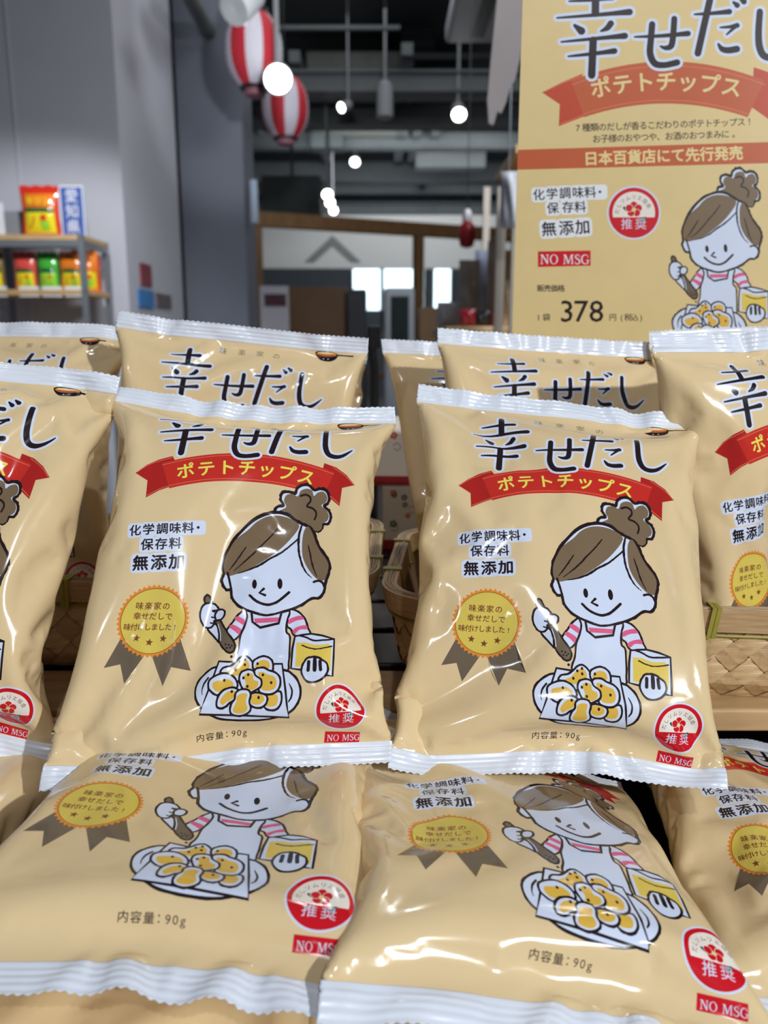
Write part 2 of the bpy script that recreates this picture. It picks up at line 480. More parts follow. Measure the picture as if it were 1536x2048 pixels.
def draw_girl(A, fn, heavy=1.35):
    """cook with a bun holding a spoon and a packet over a plate of chips (outlines in drawing units)"""
    A.fn = fn; A.heavy = heavy
    K = 'ink'; W = 'white'; LW = 18
    # bun
    A.blob([(795,295),(820,250),(880,238),(850,185),(868,135),(930,125),(990,140),(1010,95),(1060,68),(1120,70),(1170,110),(1230,102),(1285,120),(1310,175),(1298,222),(1262,245),(1310,290),(1328,345),(1305,400),(1255,405),(1245,442),(1210,465),(1150,445),(1060,400),(960,330),(860,320)], W, K, 24, rag=.3)
    A.blob([(838,288),(900,250),(880,200),(902,152),(960,140),(1012,158),(1042,112),(1100,95),(1150,112),(1168,158),(1202,132),(1258,125),(1294,168),(1284,215),(1240,242),(1290,285),(1312,335),(1296,378),(1252,400),(1245,442),(1210,467),(1150,448),(1088,412),(1020,372),(930,325)], 'hair')
    A.stroke([(1040,155),(1090,145),(1130,165),(1135,200),(1100,240),(1150,260),(1185,290),(1190,325),(1175,360)], 13, K)
    # head
    head = [(288,862),(282,780),(305,690),(370,575),(460,470),(560,385),(660,332),(760,305),(850,302),(930,325),(1000,370),(1060,398),(1130,432),(1168,490),(1197,570),(1242,650),(1297,722),(1322,795),(1311,865),(1282,945),(1276,1005),(1255,1060),(1210,1098),(1150,1098),(1055,1165),(960,1212),(880,1240),(800,1268),(720,1282),(640,1272),(560,1248),(490,1216),(430,1180),(385,1130),(362,1080),(355,1015),(310,1014),(278,970),(266,915)]
    A.blob(head, W, K, 26, rag=.25, step=3)
    A.blob([(300,862),(288,785),(312,690),(390,560),(450,505),(530,450),(610,382),(700,340),(800,325),(900,335),(980,365),(1026,405),(1010,450),(960,510),(880,590),(800,655),(700,725),(600,790),(500,838),(420,862),(340,880)], 'hair')
    A.blob([(1120,422),(1160,490),(1190,572),(1236,655),(1290,728),(1314,792),(1300,860),(1272,928),(1210,918),(1150,860),(1095,780),(1060,690),(1054,590),(1064,490),(1088,432)], 'hair')
    A.stroke([(420,858),(530,832),(640,782),(740,716),(850,656),(940,590),(1022,522)], [6, 10, 15, 14, 14, 12, 10], K, rag=.25)
    A.stroke([(1056,395),(1028,480),(1020,580),(1030,680),(1060,780),(1100,850),(1150,898)], [13, 16, 17, 15, 14, 10, 5], K, rag=.25)
    A.stroke([(340,825),(400,752),(450,690),(510,612)], [5, 11, 11, 9], K, rag=.25)
    A.stroke([(385,832),(480,760),(560,692),(640,612),(730,530),(815,440)], [5, 10, 12, 11, 10, 9], K, rag=.25)
    A.stroke([(1115,590),(1135,680),(1160,790),(1200,890)], [7, 12, 12, 5], K, rag=.25)
    A.stroke([(1170,940),(1215,930),(1255,952),(1276,1000)], 17, K)
    A.stroke([(322,850),(340,930),(356,1015)], 17, K)
    A.disc((590,972), 24, K, 16, 47); A.disc((840,962), 25, K, 16, 54)
    A.stroke([(682,1020),(640,1060),(695,1082)], 20, K, smooth=False)
    A.stroke([(545,1085),(600,1135),(670,1168),(740,1176),(810,1150),(870,1102),(930,1046)], 20, K)
    # plate and paper behind the body's lower edge come later; arms and apron first
    o = 1056
    def q(*pts): return [(x, y+o) for x, y in pts]
    A.blob(q((500,178),(440,220),(380,300),(318,390),(350,440),(390,478),(452,420),(492,330),(518,250)), W, K, LW, rag=.2)
    A.blob(q((430,238),(500,277),(492,325),(440,300),(397,266)), 'pink'); A.blob(q((372,322),(420,340),(466,372),(440,420),(398,388),(345,347)), 'pink')
    A.blob(q((120,345),(200,300),(232,400),(248,495),(180,425)), W, K, LW, rag=.2)
    A.blob(q((98,95),(95,50),(117,20),(142,32),(155,68),(165,100),(130,120)), 'spoon', K, LW, rag=.2)
    A.blob(q((197,285),(240,272),(282,335),(330,408),(388,490),(405,540),(388,588),(345,600),(292,558),(246,490),(240,400),(222,335)), 'spoon', K, LW, rag=.2)
    A.stroke(q((225,310),(250,400),(255,480)), 7, W)
    for p in q((312,520),(345,525),(325,555),(358,553),(375,535)): A.disc(p, 10, K, 7)
    A.blob(q((60,160),(90,115),(140,97),(195,110),(225,150),(222,168),(262,162),(292,185),(285,228),(255,262),(205,266),(180,275),(182,300),(150,338),(100,338),(65,295),(48,235)), W, K, LW, rag=.2)
    A.stroke(q((220,165),(168,172),(190,182)), 13, K); A.stroke(q((215,172),(192,215),(200,262)), 15, K); A.stroke(q((160,235),(188,242)), 12, K); A.stroke(q((148,294),(182,300)), 12, K)
    A.blob(q((935,178),(990,170),(1050,208),(1092,270),(1115,350),(1135,415),(1000,430),(955,360),(915,320)), W, K, LW, rag=.2)
    A.blob(q((932,262),(990,235),(1050,225),(1078,260),(1000,277),(926,312)), 'pink'); A.blob(q((985,358),(1040,332),(1102,324),(1110,364),(1040,371),(990,412),(968,385)), 'pink')
    A.blob(q((512,180),(522,240),(497,340),(460,430),(442,560),(415,690),(600,740),(900,770),(934,690),(942,540),(940,430),(908,395),(905,330),(917,260),(936,182),(860,200),(720,225),(600,200)), W, K, LW, rag=.2)
    A.poly(q((568,190),(575,292),(650,342),(835,302),(855,200),(720,222)), W)
    A.poly(q((588,256),(840,246),(832,290),(700,298),(600,302)), 'pink')
    A.stroke(q((562,190),(572,290),(650,345),(832,305),(856,200)), LW, K, smooth=False, rag=.15)
    A.stroke(q((480,165),(560,192),(640,216),(720,226),(800,212),(880,184),(950,160)), 15, K)
    # packet and hand
    A.blob(q((995,440),(1060,428),(1150,418),(1260,440),(1372,472),(1368,640),(1362,828),(1300,818),(1070,762),(962,745),(975,560)), W, K, LW, rag=.2, smooth=False)
    A.poly(q((1010,500),(1100,500),(1180,528),(1250,530),(1318,520),(1348,565),(1344,700),(1340,780),(1310,775),(1090,740),(1000,730),(1006,600)), 'butter')
    A.stroke(q((1040,432),(1100,450),(1180,486),(1280,482),(1372,472)), 14, K)
    A.stroke(q((1065,530),(1140,560),(1220,570),(1350,547)), 10, K, rag=.3)
    A.blob(q((1065,790),(1075,720),(1110,665),(1140,652),(1190,650),(1230,662),(1280,695),(1308,722),(1310,790),(1262,850),(1180,880),(1108,860)), W, K, LW, rag=.2)
    A.stroke(q((1132,690),(1126,770)), 24, K); A.stroke(q((1190,670),(1190,770)), 28, K); A.stroke(q((1240,690),(1246,770)), 24, K)
    # plate of chips
    A.blob(q((240,742),(150,780),(70,850),(30,930),(40,1020),(95,1100),(220,1180),(350,1213),(560,1223),(760,1208),(950,1140),(1030,1060),(1055,970),(1030,870),(960,792),(890,762),(560,700)), W, K, 20, rag=.2)
    A.stroke(q((155,845),(115,900),(100,960),(106,1000)), [14, 14, 8, 5], K); A.stroke(q((945,885),(975,950),(970,1010),(945,1050)), [6, 14, 14, 8], K)
    A.blob(q((255,690),(560,700),(870,702),(910,950),(947,1192),(500,1170),(90,1165),(170,950)), W, K, 19, rag=.15, smooth=False)
    def chip(out, inn, dots):
        A.blob(q(*out), W, K, 18, rag=.2); A.blob(q(*inn), 'chip')
        for x, y in dots: A.blob(q((x-12, y-4), (x-2, y-15), (x+12, y-6), (x+8, y+12), (x-8, y+13)), K, step=2)
    chip([(275,800),(300,750),(370,730),(420,690),(470,640),(520,630),(570,670),(595,720),(590,770),(500,810),(440,870),(330,830)], [(330,790),(400,750),(450,690),(510,660),(545,690),(550,740),(490,770),(440,815)], [(507,660),(460,688),(508,710),(420,762)])
    chip([(590,680),(640,640),(700,627),(760,655),(782,710),(770,770),(700,760),(600,750)], [(605,720),(640,680),(690,660),(740,680),(745,740),(640,745)], [(632,697)])
    chip([(715,1090),(730,1000),(850,960),(877,1010),(867,1070),(830,1110),(770,1120)], [(750,1000),(820,985),(845,1020),(830,1075),(780,1090),(728,1080)], [])
    chip([(575,1070),(575,1000),(620,975),(700,985),(737,1010),(732,1060),(690,1095),(630,1100)], [(590,1000),(640,985),(700,1000),(710,1040),(660,1075),(590,1065)], [(657,1015)])
    chip([(605,800),(620,748),(690,737),(740,760),(820,790),(857,850),(847,930),(800,975),(730,985),(660,960),(660,880)], [(640,790),(680,775),(740,800),(800,820),(825,880),(800,940),(740,955),(680,940),(670,860)], [(688,803),(772,877)])
    chip([(165,930),(170,870),(230,825),(310,800),(380,815),(430,860),(442,920),(380,940),(300,960),(255,1000),(190,965)], [(205,890),(270,865),(340,850),(390,870),(405,910),(330,935),(260,970),(210,940)], [(315,863)])
    chip([(460,835),(480,782),(540,757),(590,767),(615,810),(670,850),(672,910),(620,950),(560,972),(500,935),(472,885)], [(500,820),(540,787),(590,802),(600,850),(645,870),(640,920),(580,952),(520,930),(525,880)], [(545,803),(500,835),(543,915)])
    chip([(255,1090),(265,1020),(310,960),(380,930),(440,940),(465,980),(440,1030),(380,1062),(340,1095),(290,1110)], [(285,1050),(330,985),(390,955),(440,970),(420,1020),(350,1060),(310,1085)], [(395,965)])
    chip([(385,1130),(400,1070),(430,1030),(435,980),(480,947),(550,950),(577,990),(567,1050),(582,1110),(550,1150),(480,1175),(410,1165)], [(410,1120),(440,1060),(450,1005),(500,980),(548,990),(535,1050),(552,1110),(510,1150),(430,1150)], [])
    A.blob(q((375,625),(390,640),(374,656),(360,641)), K, step=2)
    A.fn = None; A.heavy = 1.0

def draw_title(A, fn, flat=False):
    """four brushed characters with a white border (flat millimetres)"""
    A.fn = fn
    X = lambda x: 40+(x-275)*.0844
    Y = lambda y: 70-(460-y)*.0844
    T = []
    g = 11.4 if flat else 1.0               # the poster carries the same strokes, larger
    def s(pts, w): T.append((pts, [k*g for k in w]))
    if flat: X = Y = lambda v: v
    s([(X(510), Y(-75)), (X(508), Y(80))], [4.0, 4.0])
    s([(X(352), Y(8)), (X(480), Y(0)), (X(610), Y(-14))], [1.0, 1.5, 2.0, 2.4, 3.0])
    s([(X(280), Y(107)), (X(480), Y(92)), (X(712), Y(72))], [1.0, 1.5, 1.9, 2.4, 3.5])
    s([(X(385), Y(152)), (X(425), Y(185))], [1.8, 4.2])
    s([(X(600), Y(140)), (X(578), Y(168)), (X(540), Y(186))], [3.4, 3.0, 1.0])
    s([(X(305), Y(250)), (X(490), Y(232)), (X(684), Y(214))], [1.0, 1.5, 1.9, 2.4, 3.4])
    s([(X(347), Y(336)), (X(480), Y(322)), (X(622), Y(304))], [1.0, 1.6, 2.0, 2.4, 3.2])
    s([(X(495), Y(240)), (X(486), Y(448))], [4.0, 4.0])
    U = lambda x: 82+(x-740)*.094
    V = lambda y: 70-(390-y)*.096
    if flat: U = V = lambda v: v
    s([(U(742), V(220)), (U(900), V(214)), (U(1060), V(200))], [1.0, 1.6, 2.0, 2.4, 3.0])
    s([(U(846), V(145)), (U(838), V(240)), (U(834), V(320)), (U(862), V(378)), (U(920), V(388)), (U(995), V(372))], [3.4, 3.4, 3.6, 3.6, 3.2, 3.4])
    s([(U(978), V(112)), (U(972), V(200)), (U(960), V(272)), (U(925), V(286)), (U(895), V(276))], [3.2, 3.2, 3.4, 2.4, 1.0])
    M_ = lambda x: 113+(x-1100)*.094
    N_ = lambda y: 66-(325-y)*.096
    if flat: M_ = N_ = lambda v: v
    s([(M_(1098), N_(86)), (M_(1200), N_(80)), (M_(1306), N_(70))], [1.0, 1.8, 2.2, 3.0])
    s([(M_(1190), N_(-2)), (M_(1160), N_(130)), (M_(1118), N_(318))], [3.6, 3.6, 3.6])
    s([(M_(1330), N_(14)), (M_(1352), N_(32))], [1.4, 3.0]); s([(M_(1368), N_(-8)), (M_(1392), N_(10))], [1.4, 3.2])
    s([(M_(1252), N_(164)), (M_(1310), N_(160)), (M_(1352), N_(152))], [1.0, 1.8, 2.8]); s([(M_(1340), N_(160)), (M_(1290), N_(206))], [2.0, 1.0])
    s([(M_(1240), N_(262)), (M_(1262), N_(292)), (M_(1300), N_(300)), (M_(1350), N_(292))], [1.2, 3.0, 3.4, 3.6])
    C_ = [(149.6, 38), (148.9, 50), (149.4, 58), (151.6, 63), (156, 64.4), (161, 62.6), (167, 57)]
    if flat: C_ = [(1487+(x-149.6)*11, 70+(y-38)*10.4) for x, y in C_]
    s(C_, [3.4, 3.6, 3.8, 3.8, 3.6, 2.6, 0.8])
    for pts, w in T: A.stroke(pts, [k+3.0*g for k in w], 'white', step=3, rag=0)
    for pts, w in T: A.stroke(pts, w, 'ink', step=4, rag=0)
    A.fn = None

def draw_ribbon(A, fn, main='red', tail='darkred', letters=True):
    A.fn = fn
    n = 22
    def arc(y0, y1, x0, x1): return [(x0+(x1-x0)*i/n, y0+(y1-y0)*(2*i/n-1)**2) for i in range(n+1)]
    A.poly([(32, 85), (38, 79), (45, 74.5), (53, 71.6), (58, 80), (55, 93.5), (48, 96.5), (40.6, 101.5), (40, 90)], tail)
    A.poly([(149, 70.5), (157, 73), (164, 78.5), (169.5, 85.8), (161.5, 88.5), (160.6, 102), (153, 95.5), (146, 91)], tail)
    A.stroke([(33, 84.5), (41, 77.6), (53, 72.8)], .35, 'salmon', rag=0); A.stroke([(41.2, 100), (48, 95.6), (55, 92.6)], .35, 'salmon', rag=0)
    A.stroke([(155, 73.2), (163, 79), (168.5, 85.4)], .35, 'salmon', rag=0); A.stroke([(150, 92), (155, 95.6), (160.3, 100.4)], .35, 'salmon', rag=0)
    top, bot = arc(67.6, 77, 47, 156), arc(87.6, 95, 54, 150)
    A.poly(top+bot[::-1], main)
    A.stroke(arc(69.2, 78.4, 47.6, 155.4), .35, 'salmon', rag=0, smooth=False); A.stroke(arc(86.0, 93.2, 53.6, 150.4), .35, 'salmon', rag=0, smooth=False)
    if letters:
        P, Rr = [], []
        for i in range(7):
            x = 62.5+i*(138-62.5)/6; u = (x-101.5)/54
            P.append((x, 78.4+7.8*u*u)); Rr.append(math.atan(2*7.8*u/54))
        A.text('ポテトチップス', P, 11.6, 'lemon', .022, Rr)
    A.fn = None

def draw_badge(A, c, r, flower=True):
    cx, cy = c
    A.disc(c, r, 'white', 44); A.disc(c, r*.935, 'crimson', 44)
    ri = r*.79; yb = .17*r
    a0 = math.asin(yb/ri)
    A.poly([(cx+ri*math.cos(a), cy+ri*math.sin(a)) for a in np.linspace(PI-a0, 2*PI+a0, 30)], 'cream')
    f = r/15
    for dx, dy, a in ((-4.0, -5.2, .5), (5.2, .8, -.7)):
        A.poly([(cx+f*(dx+2.4*math.cos(t)*math.cos(a)-1.1*math.sin(t)*math.sin(a)), cy+f*(dy+3.2+2.4*math.cos(t)*math.sin(a)+1.1*math.sin(t)*math.cos(a))) for t in np.linspace(0, 2*PI, 12, endpoint=False)], 'leaf')
    for k in range(5):
        t = -PI/2+2*PI*k/5; A.disc((cx+f*2.7*math.cos(t), cy+f*(-1.9+2.4*math.sin(t))), f*2.25, 'cream', 14); A.disc((cx+f*2.7*math.cos(t), cy+f*(-1.9+2.4*math.sin(t))), f*2.0, 'crimson', 14)
    A.disc((cx, cy-1.7*f), f*1.2, 'sand', 10)
    n = 9; P = []; R_ = []
    for i in range(n):
        t = PI*(1.05+.9*i/(n-1)); P.append((cx+r*.635*math.cos(t), cy+.05*r+r*.635*math.sin(t))); R_.append(t+PI/2)
    A.text('だしソムリエ協会', P[:8], 2.9*f, 'ink', 0, [q_+.02 for q_ in R_[:8]])
    A.text('推奨', [(cx-3.9*f, cy+6.3*f), (cx+3.9*f, cy+6.3*f)], 6.6*f, 'white', .0)

SERIF = {   # roman capitals with slab ends, unit em
    'N': [[(.0, .0), (.3, .0), (.3, .06), (.2, .06), (.2, .86), (.72, 0), (.82, 0), (.82, .94), (.92, .94), (.92, 1), (.62, 1), (.62, .94), (.74, .94), (.74, .26), (.28, 1), (.0, 1), (.0, .94), (.12, .94), (.12, .06), (.0, .06)]],
    'M': [[(0, 0), (.28, 0), (.28, .06), (.18, .06), (.2, .84), (.5, 0), (.56, 0), (.88, .86), (.9, .06), (.8, .06), (.8, 0), (1.12, 0), (1.12, .06), (1.02, .06), (1.0, .94), (1.1, .94), (1.1, 1), (.84, 1), (.56, .24), (.3, 1), (.02, 1), (.02, .94), (.12, .94), (.1, .06), (0, .06)]]}
def draw_serif(A, txt, x, y, h, col):
    """lettering drawn with broad-nib strokes; y is the baseline"""
    for ch in txt:
        if ch == ' ': x += .45*h; continue
        if ch in SERIF:
            for p in SERIF[ch]: A.poly([(x+a*h, y-b*h) for a, b in p], col)
            x += (max(a for a, _ in SERIF[ch][0])+.1)*h
        elif ch == 'O':
            n = 28; o = [(x+h*(.43+.43*math.cos(2*PI*k/n)), y-h*(.5+.52*math.sin(2*PI*k/n))) for k in range(n)]
            i = [(x+h*(.43+.3*math.cos(2*PI*k/n)), y-h*(.5+.46*math.sin(2*PI*k/n))) for k in range(n)]
            A.poly(o, col); A.poly(i, 'crimson' if A.under is None else A.under); x += .97*h
        elif ch == 'S':
            A.stroke([(x+.52*h, y-.74*h), (x+.46*h, y-.92*h), (x+.28*h, y-.98*h), (x+.1*h, y-.86*h), (x+.12*h, y-.66*h), (x+.32*h, y-.52*h), (x+.5*h, y-.38*h), (x+.52*h, y-.16*h), (x+.32*h, y-.01*h), (x+.1*h, y-.06*h), (x+.04*h, y-.26*h)], [.05*h, .06*h, .08*h, .12*h, .13*h, .14*h, .13*h, .1*h, .07*h, .05*h], col, rag=0); x += .68*h
        elif ch == 'G':
            A.stroke([(x+.74*h, y-.72*h), (x+.66*h, y-.9*h), (x+.46*h, y-.98*h), (x+.18*h, y-.86*h), (x+.07*h, y-.5*h), (x+.18*h, y-.14*h), (x+.46*h, y-.01*h), (x+.68*h, y-.08*h), (x+.72*h, y-.2*h)], [.05*h, .06*h, .07*h, .12*h, .14*h, .12*h, .08*h, .07*h, .08*h], col, rag=0)
            A.poly([(x+.66*h, y-.03*h), (x+.66*h, y-.38*h), (x+.54*h, y-.38*h), (x+.54*h, y-.44*h), (x+.9*h, y-.44*h), (x+.9*h, y-.38*h), (x+.78*h, y-.38*h), (x+.78*h, y-.06*h)], col); x += 1.0*h
    return x
Art.under = None; Art.heavy = 1.0

def draw_medal(A, fn=None):
    A.fn = fn
    c = (53.5, 176.3)
    A.poly([(36.2, 185), (27.5, 202), (36.6, 200.5), (40.4, 211.5), (51, 195), (47, 190)], 'tail')
    A.poly([(54, 195), (63, 213.6), (66.9, 203), (78.4, 205.4), (70.5, 187), (60, 188)], 'tail')
    n = 44
    A.poly([(c[0]+(21.2 if k % 2 else 19.6)*math.cos(PI*k/n), c[1]+(21.2 if k % 2 else 19.6)*math.sin(PI*k/n)) for k in range(2*n)], 'orange')
    A.disc(c, 18.9, 'rust', 48); A.disc(c, 18.5, 'medal', 48)
    A.text('味楽家の', [(44.8, 167.6), (60.4, 168.0)], 4.7, 'star', .018)
    A.text('幸せだしで', [(43.9, 173.4), (62.4, 174.0)], 4.5, 'star', .02)
    A.text('味付けしました!', [(38.8, 179.6), (66.6, 180.2)], 4.3, 'star', .02)
    for sx, sy in ((44.8, 186), (52.4, 188.6), (60.2, 186.6)):
        A.poly([(sx+(2.3 if k % 2 == 0 else 1.0)*math.sin(PI*k/5+.12), sy-(2.3 if k % 2 == 0 else 1.0)*math.cos(PI*k/5+.12)) for k in range(10)], 'star')
    A.fn = None

def bag_art(H):
    A = Art()
    # small heading and frying pan
    A.poly([(82.6, 20.6), (85.4, 20.6), (85.4, 23.4), (82.6, 23.4)], 'white')
    A.text('味楽家の', [(85.6, 22.4), (100.2, 22.2), (114.6, 22.2), (127.6, 22.6)], 6.2, 'greytext', .0)
    A.blob([(158, 15.2), (162, 13.6), (168, 13.4), (174, 14.4), (176.4, 16.0), (175, 19.6), (171, 22.0), (165.6, 22.0), (161, 20.0)], 'black')
    A.disc((167.2, 15.8), 8.2, 'orange', 20, 1.7); A.disc((167.2, 16.6), 7.2, 'brick', 20, 1.3); A.disc((166.6, 15.0), 6.6, 'sand', 18, .9)
    A.stroke([(175.5, 16.4), (181, 16.3), (188.5, 16.8)], [1.5, 1.1, 1.5], 'black', rag=0)
    for dx in (-2, 1.6): A.disc((167+dx, 19.9), .5, 'white', 8)
    draw_ribbon(A, None)
    draw_title(A, None)
    A.text('化学調味料・', [(37.0, 122.6), (44.9, 122.0), (53.0, 121.4), (60.6, 120.8), (68.2, 120.2), (74.2, 119.7)], 7.3, 'ink', .022, halo='white', hw=.13)
    A.text('保存料', [(45.2, 131.4), (53.4, 130.8), (61.6, 130.2)], 7.6, 'ink', .022, halo='white', hw=.13)
    A.text('無添加', [(42.6, 142.6), (53.2, 142.0), (63.6, 141.4)], 9.6, 'ink', .03, halo='white', hw=.11)
    draw_medal(A)
    draw_girl(A, GIRL)
    draw_badge(A, (169.0, 232.4), 15.6)
    A.poly([(160.0, 249.2), (180.6, 249.6), (180.5, 256.4), (159.9, 256.0)], 'crimson')
    A.under = 'crimson'; draw_serif(A, 'NO MSG', 161.4, 255.2, 4.6*.80, 'white'); A.under = None
    A.text('内容量：', [(88, 247.2), (93.4, 247.2), (98.8, 247.2), (103.0, 247.0)], 5.0, 'ink', .008)
    A.text('90g', [(106.8, 247.2), (110.0, 247.2), (113.2, 247.2)], 5.4, 'ink', 0)
    return A.sheet(200, H, 'film')

# ------------------------------------------------------------------ chip bags
ART = {H: bag_art(H) for H in (270, 280, 285)}
SEAL = mat('silver_white_seal', rgb(226, 231, 242), rough=0.24, spec=0.6, noise=0.04, nscale=90)
BACKFILM = film('film')
SIMS = {}
def get_sim(seed, H, thick, lump, sag):
    k = (seed, H, thick, lump, sag)
    if k not in SIMS: SIMS[k] = sim_bag(seed, H=H/1000., thick=thick, lump=lump, sag=sag)
    return SIMS[k]
BAGS = {}
def make_bag(label, seed, pose, off=None, H=270, thick=.052, group='bags of potato chips on the display', curl=0.0, lump=1.0, sag=.5):
    P, s = get_sim(seed, H, thick, lump, sag)
    Q = place(P, pose, off, H/1000., curl)
    n = Q.shape[0]-1; K = BK
    base = Q[-1].mean(0)
    root = thing('potato_chip_bag', label, 'snack bag', (float(base[0]), float(base[1]), float(Q[..., 2].min())), group)
    # printed body
    V, T, C = ART[H]
    r0, r1 = s/n*H, (n-s)/n*H
    cu = V[:, 0]/200*K; rv = np.clip(V[:, 1]/H*n, 0, n)
    tv = V[T][:, :, 1]; keep = (tv.max(1) > r0-.01) & (tv.min(1) < r1+.01)
    rv = np.clip(rv, s, n-s)
    T = T[keep]; C = [c for c, k in zip(C, keep) if k]
    X = surf(Q, cu, rv); Nn = surf_n(Q, cu, rv)
    # back of the bag
    cols = np.linspace(K, 2*K, 3*K//2+1); rows = np.linspace(s, n-s, (n-2*s)*2+1)
    cc, rr = np.meshgrid(cols, rows); Xb = surf(Q, cc.ravel(), rr.ravel()); Nb = surf_n(Q, cc.ravel(), rr.ravel())
    m = len(cols); idx = np.arange(len(cols)*len(rows)).reshape(len(rows), m)+len(V)
    quads = np.stack([idx[:-1, :-1], idx[1:, :-1], idx[1:, 1:], idx[:-1, 1:]], -1).reshape(-1, 4)
    keys = ['film']+sorted(set(C)-{'film'})
    mi = [keys.index(c) for c in C]+[0]*len(quads)
    me = np_mesh('film_body', np.r_[X, Xb], tris=T, quads=quads, mats=[film(k) for k in keys], midx=mi, normals=np.r_[Nn, Nb])
    link_mesh('film_body', me, root)
    # crimped seals: ribbed strip with a saw-cut edge
    for nm, ra, rb in (('top_seal', 0., float(s)), ('bottom_seal', float(n), float(n-s))):
        nc, nr = 201, 31
        u = np.linspace(0, K, nc); w = np.linspace(0, 1, nr)
        uu, ww = np.meshgrid(u, w)
        saw = np.where(np.arange(nc) % 4 < 2, np.arange(nc) % 2*.5, 1-np.arange(nc) % 2*.5)*.09
        wz = ww*1.0; wz = wz+(1-ww)*saw[None]*np.where(ww < .2, 1-ww/.2, 0)
        rv = ra+(rb-ra)*wz
        Xs = surf(Q, uu.ravel(), rv.ravel()); Ns = surf_n(Q, uu.ravel(), rv.ravel())
        # keep the strip smooth across its height: blend out the fine sim noise
        rib = (.00016*np.sin(wz*2*PI*4.5)*np.clip((.92-wz)*8, 0, 1)).ravel()[:, None]
        F_ = Xs+Ns*(rib+.00025); B_ = Xs+Ns*(rib-.00025)
        i0 = np.arange(nc*nr).reshape(nr, nc)
        q = np.stack([i0[:-1, :-1], i0[1:, :-1], i0[1:, 1:], i0[:-1, 1:]], -1).reshape(-1, 4)
        if ra > rb: q = q[:, ::-1]
        m_ = nc*nr
        rim = np.concatenate([i0[0], i0[1:, -1], i0[-1, -2::-1], i0[-2:0:-1, 0]])
        rq = np.stack([rim, np.roll(rim, -1), np.roll(rim, -1)+m_, rim+m_], -1)
        if ra > rb: rq = rq[:, ::-1]
        me = np_mesh(nm, np.r_[F_, B_], quads=np.r_[q, q[:, ::-1]+m_, rq], mats=[SEAL])
        o = link_mesh(nm, me, root)
        o['label'] = 'silver-white crimped seal strip'
    return root

# front row, leaning back on the bags and baskets behind
make_bag('front upright chip bag left of centre, full cook drawing, standing above the lying bags', 0, [-0.6741, 0.0245, 0.0935, -0.0911, 0.4207, 1.0511], [[4.1, 0.8, 4.0], [4.1, -0.8, -3.6], [-1.8, -1.8, -8.5], [-3.6, 1.9, 8.7]], 270, 0.05, lump=0.8, sag=.1)
make_bag('front upright chip bag right of centre, full cook drawing, below the price card', 1, [-0.6226, 0.0907, 0.0041, 0.1003, 0.4331, 1.0423], [[0.9, 0.3, 1.4], [2.0, -0.7, -3.2], [-2.4, -0.7, -3.4], [0.5, 1.0, 4.5]], 270, 0.046, lump=0.9, sag=.1)
make_bag('front upright chip bag cut off by the left edge, only its right half showing', 2, [-0.3994, 0.1226, 0.1877, -0.2985, 0.4533, 1.0478], [[-2.0, -0.2, -1.0], [0.8, 0.1, 0.6], [3.5, -0.2, -1.1], [-1.7, -0.0, -0.1]], 270, 0.05, lump=1.0)
# lying in front
make_bag('chip bag lying flat at lower left, its bottom seal running to the left edge', 4, [-1.6379, 0.0757, 0.0218, -0.0997, 0.2665, 1.0537], [[-2.6, -0.3, -1.4], [5.0, 0.1, 0.7], [-2.0, 1.5, 1.5], [0.4, 3.5, 0.5]], 280, 0.045, lump=0.7, curl=.012, sag=.2)
make_bag('chip bag lying flat at bottom centre with its white seal corner at the front', 5, [-1.6131, 0.18, 0.185, 0.0732, 0.2675, 1.0322], [[1.0, 1.5, 7.2], [1.6, -1.9, -8.7], [-3.0, -2.5, -1.0], [1.9, 0.8, 4.0]], 280, 0.05, lump=1.0, curl=.012)
make_bag('chip bag lying at lower right below the woven basket, cut off by the right edge', 6, [-1.4709, 0.1576, 0.0642, 0.257, 0.324, 0.9655], [[0.2, -0.5, -2.3], [-1.7, -0.1, -0.4], [-1.1, 0.7, 3.1], [4.9, -0.4, -1.9]], 285, 0.05, lump=1.0)
# standing in the baskets
make_bag('chip bag standing in the right basket against the right edge, bottom hidden by the rim', 3, [-0.0143, -0.1191, 0.207, 0.3091, 0.6029, 1.0446], [[0.0, 1.4, 6.4], [-7.7, -1.1, -5.4], [-0.1, -1.1, -5.0], [9.2, -2.5, -11.7]], 270, 0.042, lump=1.2)
make_bag('chip bag behind the right front bag, title just showing over its top seal', 7, [-0.2819, 0.0251, 0.1353, 0.1434, 0.6294, 1.0466], [[-2.9, 0.1, 0.6], [1.9, -0.4, -2.1], [1.1, -0.2, -0.9], [3.5, -0.2, -0.9]], 270, 0.042, lump=1.0)
make_bag('chip bag behind the left front bag, top of the title and frying pan showing', 8, [-0.1134, 0.1038, 0.0523, -0.1395, 0.6546, 1.0475], [[-2.3, -0.1, -0.6], [2.2, -0.2, -1.1], [-3.0, -0.8, -3.8], [0.8, 1.1, 5.3]], 270, 0.042, lump=1.0)
make_bag('chip bag in the left basket near the left edge, lower part in deep shade', 9, [-0.22, 0.04, -0.03, -0.334, 0.69, 1.056], None, 270, 0.042, lump=1.2)
make_bag('tilted chip bag in the right basket showing a bare left edge beside the gap', 10, [-0.22, -0.06, -0.07, 0.118, 0.715, 1.045], [[-10, 0, -2], [0, 0, -16], [20, 0, 0], [0, 0, 0]], 270, 0.036, lump=1.2)
make_bag('shaded chip bag squeezed behind the right-hand basket bags, sliver of text visible', 11, [-0.12, -0.05, 0.12, 0.335, 0.69, 1.045], None, 270, 0.034, lump=1.0)
make_bag('crumpled chip bag corner peeking out behind the left basket bags', 12, [-0.2, 0.1, 0.32, -0.125, 0.745, 1.045], None, 270, 0.034, lump=1.6)
